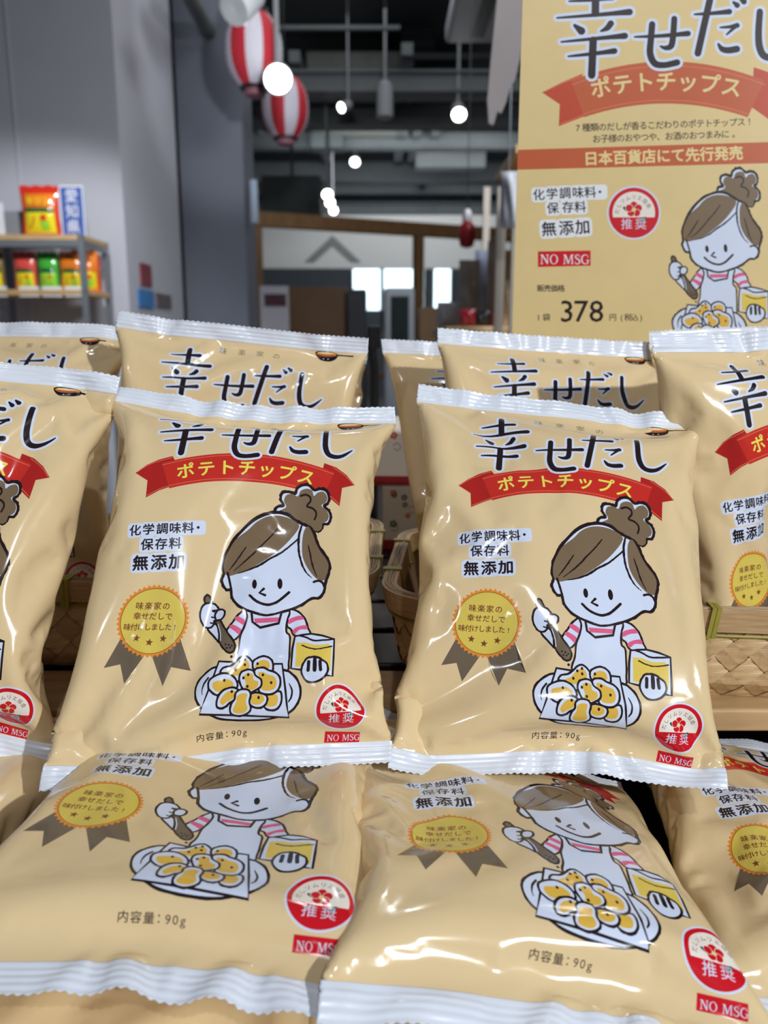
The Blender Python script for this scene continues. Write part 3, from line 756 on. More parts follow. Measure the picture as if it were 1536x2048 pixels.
# more of them lying underneath
make_bag('chip bag sliver lying at the far left under the cut-off front bag', 13, [-1.55, 0.02, -0.06, -0.3, 0.3, 1.02], None, 280, 0.045, lump=1.0)
make_bag('chip bag under the lower left lying bag, dark seal at the bottom left corner', 14, [-1.58, 0, -0.12, -0.262, 0.252, 0.960], None, 280, 0.034, lump=1.0)
make_bag('chip bag lying face down under the lower left bag, plain film along the bottom edge', 15, [1.56, 0, 0.03, -0.125, 0.425, 0.994], None, 280, 0.034, lump=1.0)
make_bag('chip bag buried under the bottom centre bag', 16, [-1.58, 0, 0.1, 0.055, 0.285, 0.966], None, 280, 0.034, lump=0.8)

# ------------------------------------------------------------------ display furniture
WOOD = mat('pale_shelf_wood', rgb(206, 170, 122), rough=0.55, noise=0.35, nscale=6, nstretch=(2, 14, 14))
DARKWOOD = mat('dark_stained_board', rgb(46, 36, 30), rough=0.35, noise=0.4, nscale=8, nstretch=(2, 20, 20))
BLACKT = mat('dark_table_laminate', rgb(40, 33, 30), rough=0.4, noise=0.3, nscale=10)
t = thing('display_table', 'dark display table under all the chip bags', 'table', (0, .75, 0))
MB().box((0, .72, .918), (2.2, 1.25, .04), bev=.004).build('tabletop', BLACKT, t)
for sx in (-1, 1):
    for y in (.16, 1.28): MB().box((sx*1.0, y, .449), (.06, .06, .898)).build('leg', BLACKT, t)
t = thing('slatted_riser', 'low slatted wooden riser carrying the woven baskets', 'riser', (0, .75, .95))
rz = math.radians(0)
for k in range(8): MB().box((.02, .585+.085*k, 1.0305), (1.30, .072, .017), bev=.002).build('slat', WOOD if k == 0 else DARKWOOD, t)
for x in (-.55, .02, .60): MB().box((x, .885, .98), (.03, .60, .084)).build('support', DARKWOOD, t)

BAM = mat('woven_bamboo_strip', rgb(222, 190, 142), rough=0.45, noise=0.16, nscale=60, nstretch=(3, 3, 9))
BAM2 = mat('woven_bamboo_strip_crossing', rgb(206, 172, 126), rough=0.5, noise=0.16, nscale=60, nstretch=(9, 3, 3))
RIM = mat('bamboo_rim', rgb(206, 170, 124), rough=0.5, noise=0.3, nscale=10, nstretch=(4, 4, 50))
GREENB = mat('green_bamboo_binding', rgb(172, 162, 66), rough=0.4, noise=0.25, nscale=40)
CANE = mat('thin_cane', rgb(176, 150, 112), rough=0.5, noise=0.3, nscale=30)
def make_basket(label, c, lx, ly, h, yaw, z0):
    """rounded oblong basket of diagonally woven strips with a banded rim"""
    root = thing('woven_basket', label, 'basket', (c[0], c[1], z0), 'woven bamboo baskets on the riser')
    ca, sa = math.cos(yaw), math.sin(yaw)
    rad = .045
    def per(t, grow=0.0):
        """point and outward normal at arc length t on the rounded oblong"""
        a, b = lx/2-rad, ly/2-rad; q = PI/2*rad
        segs = [(2*a, (-a, -ly/2), (1, 0), None), (q, (a, -b), None, -PI/2), (2*b, (lx/2, -b), (0, 1), None), (q, (a, b), None, 0), (2*a, (a, ly/2), (-1, 0), None), (q, (-a, b), None, PI/2), (2*b, (-lx/2, b), (0, -1), None), (q, (-a, -b), None, PI)]
        L = sum(s[0] for s in segs); t %= L
        for s in segs:
            if t <= s[0]:
                if s[2]: p = (s[1][0]+s[2][0]*t, s[1][1]+s[2][1]*t); n = (s[2][1], -s[2][0])
                else:
                    an = s[3]+t/rad; n = (math.cos(an), math.sin(an)); p = (s[1][0]+rad*n[0], s[1][1]+rad*n[1])
                break
            t -= s[0]
        return (p[0]+n[0]*grow, p[1]+n[1]*grow), n, L
    L = per(0)[2]
    def W(t, z, grow=0.0):
        flare = -.012*(1-z/h)
        if z < .014: flare -= .010*(1-z/.014)
        (x, y), n, _ = per(t, grow+flare)
        return (c[0]+x*ca-y*sa, c[1]+x*sa+y*ca, z0+z)
    cell = L/(2*round(L/.0245/2)); hw = cell*.70/2
    zt = h-.012
    for fam, m in ((1, BAM), (-1, BAM2)):
        V, Fq = [], []
        nst = int(round(L/cell))
        for k in range(nst):
            # strip k runs up at 45 degrees; it passes over and under its crossings in turn
            n = 40; b = len(V)
            for i in range(n+1):
                z = zt*i/n
                for e in (-1, 0, 1):
                    t = k*cell+fam*z*1.0+e*hw/.7072*.95
                    lift = .0011*math.tanh(2.2*math.cos(PI*(t+fam*z)/cell))*fam*(1 if k % 2 == 0 else -1)
                    V.append(W(t, z, lift-.0003*abs(e)))
            for i in range(n):
                for e in (0, 1):
                    q = (b+i*3+e, b+i*3+e+1, b+(i+1)*3+e+1, b+(i+1)*3+e); Fq.append(q if fam > 0 else q)
        me = np_mesh('woven_wall', V, quads=Fq, mats=[m], smooth=False)
        link_mesh('woven_wall', me, root)
    # lining sheet behind the strips, and the bottom
    V = []; Fq = []; n = 120
    for i in range(n):
        t = L*i/n
        V += [W(t, .002, -.003), W(t, h-.004, -.003)]
    for i in range(n): j = (i+1) % n; Fq.append((2*i, 2*j, 2*j+1, 2*i+1))
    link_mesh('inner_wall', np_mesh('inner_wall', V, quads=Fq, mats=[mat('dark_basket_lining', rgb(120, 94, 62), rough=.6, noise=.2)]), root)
    mb = MB(); lo = [W(L*i/60, .002, -.004) for i in range(60)]; hi = [(x, y, z+.003) for x, y, z in lo]
    mb.add(lo+hi, [tuple(range(60)), tuple(range(60, 120))]+[(i, (i+1) % 60, 60+(i+1) % 60, 60+i) for i in range(60)])
    mb.build('bottom', BAM2, root)
    # rim band, three canes on top, bindings
    for nm, g0, g1, za, zb in (('rim_band', .0014, .0042, h-.017, h), ('inner_rim_band', -.0075, -.0045, h-.016, h)):
        V = []; Fq = []; n = 160
        for i in range(n):
            t = L*i/n
            V += [W(t, za, g0), W(t, za, g1), W(t, zb, g1), W(t, zb, g0)]
        for i in range(n):
            j = (i+1) % n
            for e in range(4): Fq.append((4*i+e, 4*i+(e+1) % 4, 4*j+(e+1) % 4, 4*j+e))
        rim_o = link_mesh(nm, np_mesh(nm, V, quads=Fq, mats=[RIM], smooth=False), root)
        if nm == 'rim_band': outer_rim = rim_o
    for g in (-.0035, -.0012, .001):
        MB().tube([W(L*i/140, h-.0004+.0005*math.sin(i*.9+g*900), g) for i in range(140)], .0013, n=6, closed=True).build('rim_cane', CANE, root, smooth=True)
    MB().tube([W(L*i/160, h-.0205, .0022) for i in range(160)], .001, n=6, closed=True).build('binding_strand', GREENB, root, smooth=True)
    nb = 12
    for k in range(nb):
        t0 = L*(k-.04)/nb
        for d in (-.0017, .0017):
            mb = MB(); ring = [(-.0085, h-.021), (-.0085, h+.0014), (.0052, h+.0014), (.0054, h-.021)]
            vs = []
            for tt in (-.0015, .0015):
                for g, z in ring: vs.append(W(t0+d+tt+(.002 if z < h-.01 else 0)*(-1), z, g))
                for g, z in ring: vs.append(W(t0+d+tt+(.002 if z < h-.01 else 0)*(-1), z+(.0006 if z > h else -.0006), g+(.0008 if g > 0 else -.0008)))
            fs = []
            for a in range(4):
                b = (a+1) % 4
                fs += [(4+a, 4+b, 12+b, 12+a), (a, 8+a, 8+b, b), (a, b, 4+b, 4+a), (8+a, 12+a, 12+b, 8+b)]
            mb.add(vs, fs); mb.build('binding', GREENB, outer_rim)
    return root
make_basket('woven bamboo basket at right with green bindings on its rim, holding chip bags', (.201, .674), .384, .235, .074, -.10, 1.0395)
make_basket('woven bamboo basket at left, mostly hidden, its rounded right end beside the gap', (-.191, .725), .37, .235, .078, -.02, 1.0395)

# ------------------------------------------------------------------ price card behind the right-hand bags
CY = math.radians(6.2)
CARD_O = at_y(1040, 300, .852)
CUX = Vector((math.cos(CY), -math.sin(CY), 0)); CN = Vector((-math.sin(CY), -math.cos(CY), 0))
CARD_W, CARD_H, CARD_TOP = 297.0, 420.0, 1.66
def card_uv(p):
    d = ray(1020+p[0]/2.977, p[1]/2.977)
    o = Vector((0, 0, CAM_Z)); t = (CARD_O-o).dot(CN)/d.dot(CN); q = o+d*t
    return ((q-CARD_O).dot(CUX)*1000+2.0, (CARD_TOP-q.z)*1000)
A = Art(); A.fn = card_uv
A.poly([(190, 550), (310, 490), (430, 440), (450, 690), (290, 752), (296, 622)], 'brickdark')
A.poly([(1450, 400), (1570, 440), (1690, 560), (1590, 610), (1580, 740), (1440, 640)], 'brickdark')
A.stroke([(205, 545), (320, 492), (430, 452)], 4, 'salmon', rag=0); A.stroke([(300, 738), (380, 708), (450, 678)], 4, 'salmon', rag=0)
top = [(365+(1150)*i/24, 366+114*(2*i/24-1)**2) for i in range(25)]; bot = [(440+(975)*i/24, 617+82*(2*i/24-1)**2) for i in range(25)]
A.poly(top+bot[::-1], 'brick')
A.stroke([(x+4, y+26) for x, y in top], 4, 'salmon', smooth=False, rag=0); A.stroke([(x, y-20) for x, y in bot], 4, 'salmon', smooth=False, rag=0)
P_, R_ = [], []
for i in range(7):
    x = 540+i*(1318-540)/6; u = (x-940)/560; P_.append((x, 486+72*u*u)); R_.append(math.atan(144*u/560))
A.text('ポテトチップス', P_, 128, 'sand', .022, R_)
draw_title(A, card_uv, flat=True); A.fn = card_uv
A.text('7種類のだしが香るこだわりのポテトチップス！', [(405, 762), (1425, 726)], 52, 'ink', .012)
A.text('お子様のおやつや、お酒のおつまみに。', [(515, 828), (1330, 798)], 52, 'ink', .012)
A.poly([(20, 893), (1800, 838), (1800, 965), (20, 1012)], 'brick')
A.text('日本百貨店にて先行発売', [(482, 945), (1345, 912)], 88, 'sand', .03)
o5 = 982
A.text('化学調味料・', [(172, o5+178), (250, o5+172), (328, o5+168), (405, o5+165), (478, o5+163), (535, o5+162)], 72, 'ink', .016, halo='tagwhite', hw=.12)
A.text('保存料', [(255, o5+258), (345, o5+252), (418, o5+250)], 72, 'ink', .016, halo='tagwhite', hw=.12)
A.text('無添加', [(232, o5+382), (335, o5+376), (432, o5+370)], 92, 'ink', .02, halo='tagwhite', hw=.12)
draw_badge(A, (737, o5+285), 160)
A.poly([(166, o5+515), (480, o5+510), (480, o5+600), (166, o5+608)], 'crimson')
A.under = 'crimson'; draw_serif(A, 'NO MSG', 180, o5+590, 56, 'tagwhite'); A.under = None
A.text('販売価格', [(182, o5+735), (305, o5+735)], 44, 'ink', .02)
A.text('1袋', [(170, o5+908), (217, o5+908)], 48, 'ink', .014)
A.text('378', [(338, o5+868), (425, o5+868), (514, o5+868)], 182, 'ink', .006, sx=1.02)
A.text('円(税込)', [(612, o5+908), (665, o5+908), (702, o5+908), (742, o5+908), (780, o5+908)], 46, 'ink', .012)
def card_girl(p):
    m = GIRL(p); return card_uv((1226+(m[0]-119.3)*7.2, o5+495+(m[1]-154.15)*7.1))
draw_girl(A, card_girl)
V, T, C = A.sheet(CARD_W, CARD_H, 'card', step=14)
cmap = {'white': 'tagwhite', 'red': 'brick'}
ks = sorted(set(C))
OC = CARD_O - CUX*.002; OC = Vector((OC.x, OC.y, CARD_TOP))
X = np.array([OC+CUX*(u/1000)-Vector((0, 0, 1))*(v/1000)+CN*.0002 for u, v in V])
root = thing('price_card', 'large cream price card with red ribbon and cook drawing, price 378', 'sign', (OC.x+.14, OC.y, 1.04))
link_mesh('printed_front', np_mesh('printed_front', X, tris=T, mats=[paper(k) for k in ks], midx=[ks.index(c) for c in C], smooth=False), root)
MB().prism([(0, 0), (CARD_W/1000, 0), (CARD_W/1000, -CARD_H/1000), (0, -CARD_H/1000)], OC, CUX, (0, 0, 1), -CN*.003).build('backing_board', mat('white_card_stock', rgb(232, 230, 224), rough=.6, noise=.05), root)
STEEL = mat('grey_steel', rgb(150, 156, 164), rough=.35, metal=.6, noise=.08)
BLACKM = mat('black_plastic', rgb(28, 28, 30), rough=.4, noise=.1)
pc = OC+CUX*.15-CN*.012
MB().tube([(pc.x, pc.y, 1.045), (pc.x, pc.y, 1.45)], .006).box((pc.x, pc.y, 1.0445), (.14, .09, .008), bev=.002).build('stand', BLACKM, root)

# ------------------------------------------------------------------ patterned boxes seen through the gap
def pattern_box(label, c, d, seed, rz):
    root = thing('patterned_gift_box', label, 'gift box', (c[0], c[1], c[2]-d[2]/2), 'flower-patterned boxes behind the baskets')
    ca, sa = math.cos(rz), math.sin(rz)
    A = Art(); r = random.Random(seed)
    w, h = d[0]*1000, d[2]*1000
    for k in range(17):
        x, y = r.uniform(5, w-5), r.uniform(5, h-6); q = r.uniform(1.8, 3.8); col = r.choice(['poppy', 'plum', 'poppy', 'star', 'deepgreen'])
        for m in range(5): A.disc((x+q*math.cos(m*1.257), y+q*math.sin(m*1.257)), q*.62, col, 8)
        A.disc((x, y), q*.4, 'sand', 6)
    for k in range(5):
        x, y = r.uniform(6, w-14), r.uniform(6, h-10); A.stroke([(x, y), (x+5, y-3), (x+9, y+2), (x+5, y+6), (x+1, y+4)], .9, r.choice(['brick', 'tail', 'deepgreen']), rag=0)
    V, T, C = A.sheet(w, h, 'cream', step=12); ks = sorted(set(C))
    o = Vector((c[0]-ca*d[0]/2+sa*d[1]/2, c[1]-sa*d[0]/2-ca*d[1]/2, c[2]+d[2]/2))
    X = np.array([o+Vector((ca, sa, 0))*(u/1000)-Vector((0, 0, v/1000))+Vector((sa, -ca, 0))*.0004 for u, v in V])
    MB().box(c, d, rz, bev=.001).build('box_body', mat('washi_paper_box', rgb(226, 220, 206), rough=.6, noise=.06), root)
    link_mesh('printed_side', np_mesh('printed_side', X, tris=T, mats=[paper(k) for k in ks], midx=[ks.index(cc) for cc in C], smooth=False), root)
    MB().box((c[0], c[1], c[2]-d[2]/2+.006), (d[0]+.004, d[1]+.004, .012), rz).build('red_band', mat('red_paper_band', rgb(170, 34, 40), rough=.5, noise=.08), root)
    return root
pattern_box('small flower-patterned box lying on the riser behind the baskets', (.045, 1.05, 1.0785), (.10, .09, .077), 4, .08)
pattern_box('upper flower-patterned box with red base stacked above the gap', (.036, 1.065, 1.156), (.13, .09, .078), 7, -.06)

# ------------------------------------------------------------------ room shell
PLASTER = mat('white_plaster', rgb(196, 196, 206), rough=.8, noise=.05, nscale=3)
GREYP = mat('grey_plaster', rgb(120, 124, 136), rough=.8, noise=.06, nscale=3)
DARKC = mat('dark_painted_ceiling', rgb(72, 78, 80), rough=.8, noise=.25, nscale=2)
BEAMM = mat('grey_painted_steel', rgb(96, 102, 104), rough=.6, noise=.2, nscale=4)
FLOORM = mat('grey_shop_floor', rgb(120, 116, 110), rough=.45, noise=.15, nscale=4)
def struct(mb, name, m):
    return tag(mb.build(name, m), kind='structure')
struct(MB().box((.6, 7.5, -.05), (9, 23, .1)), 'floor', FLOORM)
struct(MB().box((.6, 10.5, 4.25), (9, 17, .1)), 'ceiling', DARKC)
xw = -1.462
struct(MB().box((-2.68, 4.98, 2.1), (2*(2.68+xw), .16, 4.2)).box((-2.03, 4.898, 2.1), (.010, .006, 4.2)), 'wall_left', PLASTER)
struct(MB().box((xw-.08, 5.64, 2.1), (.16, 1.16, 4.2)), 'wall_return', PLASTER)
pa, pb = at_y(368, 500, 6.35), at_y(492, 500, 6.35)
struct(MB().box(((pa.x+pb.x)/2, 6.6, 2.1), (pb.x-pa.x, .5, 4.2)), 'wall_pillar', GREYP)
struct(MB().box((.6, 19.0, 2.1), (9, .16, 4.2)), 'wall_back', mat('far_wall_paint', rgb(112, 118, 126), rough=.8, noise=.1))
struct(MB().box((-3.86, 9.0, 2.1), (.12, 20, 4.2)), 'wall_far_left', GREYP)
struct(MB().box((5.06, 9.0, 2.1), (.12, 20, 4.2)), 'wall_right', GREYP)
# ceiling steel: beams across, pipes along
for k, (y, z, hh) in enumerate([(8.2, 3.55, .16), (9.6, 3.62, .22), (11.2, 3.70, .16), (12.8, 3.62, .24), (14.6, 3.70, .18), (16.4, 3.62, .22)]):
    struct(MB().box((.9, y, z), (7.6, .14, hh)).box((.9, y, z-hh/2), (7.6, .22, .02)).box((.9, y, z+hh/2), (7.6, .22, .02)), 'trim_%d' % (k+1), BEAMM)
pl = [at_y(372, -20, 5.4), at_y(470, 160, 8.0), at_y(520, 262, 11.0)]
tag(MB().tube(pl, .05, n=10).build('ceiling_pipe', BEAMM, smooth=True), 'grey pipe running back under the ceiling along the left wall', 'pipe')
tag(MB().box((at_y(720, 40, 8.8).x, 10.3, 3.86), (1.05, 3.0, .30), bev=.01).build('air_duct', mat('duct_sheet_metal', rgb(122, 124, 120), rough=.5, noise=.12)), 'flat grey air duct under the dark ceiling, left of the air conditioner', 'duct')

# ------------------------------------------------------------------ glazed office at the back
OAK = mat('oak_frame', rgb(136, 98, 58), rough=.5, noise=.3, nscale=5, nstretch=(8, 8, 1))
fa, fb = at_y(512, 460, 8.0), at_y(978, 490, 9.15)
fu = Vector((fb.x-fa.x, fb.y-fa.y, 0)); fl = fu.length; fu.normalize(); ang = math.atan2(fu.y, fu.x)
root = thing('glazed_partition', 'oak framed glass partition of the office at the back', 'partition', (fa.x, fa.y, 0))
zt = 2.38
def on(s, z, off=0): return (fa.x+fu.x*s-fu.y*off*-1*-1, fa.y+fu.y*s+fu.x*off, z)
for s in (0.0, fl*.667, fl*1.0, fl*1.5): MB().box(on(s, zt/2), (.09, .09, zt), ang, bev=.004).build('post', OAK, root)
MB().box(on(fl*.75, zt-.03), (fl*1.5+.09, .10, .13), ang, bev=.004).build('top_rail', OAK, root)
MB().box(on(fl*.75, .9), (fl*1.5, .08, .07), ang, bev=.004).build('middle_rail', OAK, root)
GLASS = mat('clear_glass', (1, 1, 1, 1), rough=.03, trans=1.0, spec=.3)
MB().box(on(fl*.75, zt/2), (fl*1.5, .008, zt-.1), ang).build('glass_pane', GLASS, root)
struct(MB().box((.3, 12.3, 2.60), (4.8, .12, .72)), 'wall_office', mat('office_wall_paint', rgb(206, 206, 204), rough=.8, noise=.04))
lg = at_y(665, 500, 12.2)
tag(MB().prism([(-.40, -.16), (0, .20), (.40, -.16), (.26, -.16), (0, .06), (-.26, -.16)], (lg.x, 12.243, lg.z), (1, 0, 0), (0, 0, 1), (0, -.023, 0)).build('chevron_emblem', mat('grey_emblem_paint', rgb(120, 120, 118), rough=.6, noise=.04)), 'grey roof-shaped emblem on the white office wall', 'emblem')
WINE = mat('daylight_pane', (0.6, .8, 1, 1), emis=(0.72, 0.90, 1.0, 1), estr=2.6)
wa, wb = at_y(704, 620, 14.5), at_y(850, 536, 14.5)
w = thing('office_window', 'bright daylight window at the back seen through the glass', 'window', ((wa.x+wb.x)/2, 14.5, .4)); w.name = 'window_1'; del w['label']; del w['category']; w['kind'] = 'structure'
MB().box(((wa.x+wb.x)/2, 14.5, (wa.z+wb.z)/2), (wb.x-wa.x, .02, wb.z-wa.z)).build('pane', WINE, w)
for px in (702, 764, 852, 905): p = at_y(px, 560, 14.46); MB().box((p.x, 14.46, p.z-.2), (.07, .06, wb.z-wa.z+.6)).build('window_frame', BEAMM, w)
pe, pf = at_y(868, 595, 14.5), at_y(902, 540, 14.5)
MB().box(((pe.x+pf.x)/2, 14.5, (pe.z+pf.z)/2-.1), (pf.x-pe.x, .02, pf.z-pe.z+.25)).build('pane', WINE, w)
BLUEW = mat('blue_pane_and_reflection', (.1, .2, .5, 1), emis=(.16, .30, .62, 1), estr=.8)
k = 2
for (x0, y0, x1, y1) in ((668, 374, 712, 396), (718, 372, 752, 394), (756, 376, 832, 396), (666, 338, 690, 350), (786, 482, 803, 528), (822, 482, 838, 528)):
    a, b = at_y(x0, y1, 18.88), at_y(x1, y0, 18.88)
    if y0 > 470: a, b = at_y(x0, y1, 12.9), at_y(x1, y0, 12.9)  # these two are blue window reflections, built as glowing panes
    wt = bpy.data.objects.new('window_%d' % k, None); COL.objects.link(wt); wt.location = ((a.x+b.x)/2, a.y, a.z); wt['kind'] = 'structure'; k += 1
    MB().box(((a.x+b.x)/2, a.y, (a.z+b.z)/2), (b.x-a.x, .03, b.z-a.z)).build('pane', BLUEW, wt)
    MB().box((a.x, a.y-.02, (a.z+b.z)/2), (.05, .05, b.z-a.z+.1)).box((b.x, a.y-.02, (a.z+b.z)/2), (.05, .05, b.z-a.z+.1)).build('window_frame', BEAMM, wt)

def px_box(name, label, cat, m, x0, y0, x1, y1, y, depth, bev=.004, zlow=None, group=None):
    a, b = at_y(x0, y1, y), at_y(x1, y0, y); z0 = a.z if zlow is None else zlow
    o = MB().box(((a.x+b.x)/2, y+depth/2, (z0+b.z)/2), (b.x-a.x, depth, b.z-z0), bev=bev).build(name, m)
    return tag(o, label, cat, group)
px_box('wooden_counter_panel', 'brown wooden counter back in front of the glazed partition', 'counter', mat('brown_veneer', rgb(112, 80, 50), rough=.5, noise=.2, nscale=4), 577, 575, 693, 690, 7.2, .5, zlow=0)
px_box('dark_cabinet', 'dark narrow cabinet beside the brown counter back', 'cabinet', mat('dark_grey_cabinet', rgb(46, 48, 56), rough=.5, noise=.1), 696, 578, 732, 690, 7.1, .45, zlow=0)
px_box('wooden_cabinet', 'honey coloured wooden cabinet right of the floor display', 'cabinet', mat('honey_veneer', rgb(132, 98, 60), rough=.5, noise=.2, nscale=4), 838, 615, 905, 700, 7.0, .5, zlow=0)
t = thing('poster_stand', 'white poster with a dark red picture by the oak post', 'poster', at_y(550, 650, 6.9))
a, b = at_y(523, 690, 6.9), at_y(577, 572, 6.9)
MB().box(((a.x+b.x)/2, 6.9, b.z/2), (b.x-a.x, .02, b.z)).build('board', mat('poster_white', rgb(190, 186, 196), rough=.6, noise=.05), t)
a, b = at_y(529, 612, 6.88), at_y(572, 588, 6.88)
MB().box(((a.x+b.x)/2, 6.885, (a.z+b.z)/2), (b.x-a.x, .006, b.z-a.z)).build('picture', mat('poster_picture', rgb(84, 44, 56), rough=.5, noise=.4, nscale=20), t)
t = thing('floor_display', 'grey framed floor display with a dark screen', 'display', (at_y(798, 600, 4.6).x, 4.65, 0))
a, b = at_y(768, 690, 4.6), at_y(830, 574, 4.6)
MB().box(((a.x+b.x)/2, 4.68, b.z/2), (b.x-a.x, .12, b.z), bev=.02).build('housing', mat('grey_housing', rgb(150, 154, 162), rough=.4, noise=.06), t)
a, b = at_y(782, 686, 4.6), at_y(818, 592, 4.6)
MB().box(((a.x+b.x)/2, 4.617, (a.z+b.z)/2), (b.x-a.x, .008, b.z-a.z), bev=.003).build('screen', mat('dark_screen', rgb(30, 40, 42), rough=.2, noise=.3, nscale=9), t)

# ------------------------------------------------------------------ noodle shelf on the left
SY = 4.40
ta, tb = at_y(-60, 470, SY), at_y(166, 470, SY)
la = at_y(166, 580, SY)
t = thing('noodle_shelf', 'grey steel shelf with wooden boards against the white wall', 'shelf', ((ta.x+tb.x)/2, SY+.2, 0))
for nm, z in (('board', tb.z-.012), ('board', la.z-.012), ('board', la.z-.45)):
    MB().box(((ta.x+tb.x)/2, SY+.19, z), (tb.x-ta.x, .40, .028), bev=.003).build(nm, WOOD, t)
for x in (ta.x+.02, tb.x-.012):
    for y in (SY+.004, SY+.375): MB().box((x, y, tb.z/2), (.028, .028, tb.z)).build('post', STEEL, t)
MB().box(((ta.x+tb.x)/2, SY+.002, tb.z-.04), (tb.x-ta.x, .02, .035)).build('front_rail', STEEL, t)
MB().box((tb.x-.012, SY+.19, tb.z-.04), (.02, .37, .035)).build('side_rail', STEEL, t)
def noodle_pack(label, x, y, z, w, h, top, low, band, group=None, rz=0.0, text=None, depth=.05):
    """pillow pack with a coloured head, a dark band and a bright lower panel"""
    root = thing('noodle_pack', label, 'snack pack', (x, y, z), group)
    A = Art(); W_, H_ = w*1000, h*1000
    A.poly([(W_*.1, H_*.1), (W_*.9, H_*.1), (W_*.9, H_*.93), (W_*.1, H_*.93)], 'tangerine' if top == 'poppy' else top)
    A.poly([(W_*.1, H_*.5), (W_*.9, H_*.5), (W_*.9, H_*.93), (W_*.1, H_*.93)], low)
    A.poly([(W_*.12, H_*.40), (W_*.88, H_*.40), (W_*.88, H_*.5), (W_*.12, H_*.5)], band)
    if text: A.text(text, [(W_*.27, H_*.26), (W_*.73, H_*.26)], H_*.19, 'yellow', .03)
    A.stroke([(W_*.38, H_*.6), (W_*.32, H_*.74), (W_*.22, H_*.84)], W_*.04, 'poppy'); A.disc((W_*.62, H_*.62), W_*.09, 'poppy', 10)
    A.poly([(W_*.52, H_*.68), (W_*.76, H_*.68), (W_*.72, H_*.88), (W_*.56, H_*.88)], 'grass')
    V, T, C = A.sheet(W_, H_, top, step=W_/14)
    ks = sorted(set(C)); ca, sa = math.cos(rz), math.sin(rz)
    u, v = V[:, 0]/W_*2-1, V[:, 1]/H_*2-1
    d = depth*(1-np.abs(u)**3)*(1-np.abs(v)**3)*.5
    def P(sgn):
        lx, ly, lz = u*w/2*(1-.06*(1-v*v)), -sgn*d, h*(1-(v+1)/2)
        return np.stack([x+lx*ca-ly*sa, y+lx*sa+ly*ca, z+lz], 1)
    n = len(V)
    me = np_mesh('pack_body', np.r_[P(1), P(-1)], tris=np.r_[T, T[:, ::-1]+n], mats=[film(k) for k in ks], midx=[ks.index(c) for c in C]*2)
    link_mesh('pack_body', me, root)
    sl = MB(); m = 18
    for k in range(m):
        cx = (k+.5)/m-.5; sl.box((x+cx*w*ca, y+cx*w*sa+.002*math.sin(k*1.3), z+h+.006+.003*math.sin(k*1.1)), (w/m*1.05, .004, .022), rz)
    sl.build('top_seal', film(top), root)
    return root
p = at_y(85, 467, SY+.10); q = at_y(124, 372, SY+.10)
noodle_pack('tall red and yellow noodle pack standing on top of the steel shelf', p.x, SY+.10, tb.z+.003, .20, (q.z-p.z), 'poppy', 'yellow', 'deepgreen', text='キリン', depth=.07)
sx0, sx1 = at_y(125, 470, SY+.10).x, at_y(172, 470, SY+.10).x; sh = at_y(150, 372, SY+.10).z-tb.z
root = thing('blue_name_sign', 'blue upright sign with three white characters on the steel shelf', 'sign', ((sx0+sx1)/2, SY+.10, tb.z))
MB().box(((sx0+sx1)/2, SY+.108, tb.z+sh/2+.002), (sx1-sx0, .016, sh), bev=.001).build('sign_board', mat('sign_edge_white', rgb(176, 186, 220), rough=.4, noise=.04), root)
A = Art(); W_, H_ = (sx1-sx0)*1000, sh*1000
A.poly([(W_*.05, H_*.03), (W_*.95, H_*.03), (W_*.95, H_*.97), (W_*.05, H_*.97)], 'sky')
A.text('愛知県', [(W_/2, H_*.2), (W_/2, H_*.5), (W_/2, H_*.8)], W_*.58, 'tagwhite', .004, rot=[0, 0, 0])
V, T, C = A.sheet(W_, H_, 'tagwhite', step=30); ks = sorted(set(C))
link_mesh('sign_face', np_mesh('sign_face', np.array([(sx0+u/1000, SY+.0985, tb.z+.002+sh-v/1000) for u, v in V]), tris=T, mats=[paper(c) for c in ks], midx=[ks.index(c) for c in C], smooth=False), root)
px_box('grey_carton', 'grey carton on top of the steel shelf at the left edge', 'box', mat('grey_carton_board', rgb(150, 152, 160), rough=.7, noise=.08), -40, 422, 46, 464, SY+.22, .12, zlow=tb.z+.003)
px_box('white_notice', 'white notice standing at the left end of the steel shelf', 'notice', mat('notice_white', rgb(220, 220, 224), rough=.6, noise=.04), -22, 405, 4, 466, SY+.03, .008, .001, zlow=tb.z+.003)
packs = [(-10, 'olive', 'yellow', 'deepgreen', 'brown-green noodle pack at the left edge of the lower board'), (54, 'rose', 'yellow', 'deepgreen', 'rose-topped noodle pack on the lower board'), (100, 'green', 'grass', 'deepgreen', 'bright green noodle pack on the lower board'), (146, 'tangerine', 'yellow', 'deepgreen', 'orange-topped noodle pack beside the steel post')]
for i, (px, a, b, c, lab) in enumerate(packs):
    p = at_y(px, 578, SY+.09); w_ = .118 if i != 2 else .108
    noodle_pack(lab, p.x, SY+.09, la.z+.003, w_, at_y(px, 508, SY+.09).z-la.z-.01, a, b, c, 'noodle packs on the lower board')
    cx = at_y(px+4, 575, SY-.004).x
    tag(MB().box((cx, SY-.006, la.z-.008), (.10, .003, .05)).build('shelf_price_tag', mat('price_tag_white', rgb(226, 228, 232), rough=.5, noise=.03)), 'white price tag under the '+lab.split(' noodle')[0]+' noodle pack', 'price tag', 'white price tags on the shelf edge')
for i, (yy, c, lab) in enumerate(((SY+.16, 'tangerine', 'orange glossy noodle pack seen past the steel post, nearer one'), (SY+.26, 'poppy', 'red glossy noodle pack at the rear of the lower board'))):
    noodle_pack(lab, tb.x-.055-.02*i, yy, la.z+.003, .13, .19-.02*i, c, 'yellow' if i == 0 else 'rose', 'tangerine', 'noodle packs on the lower board', rz=.5)

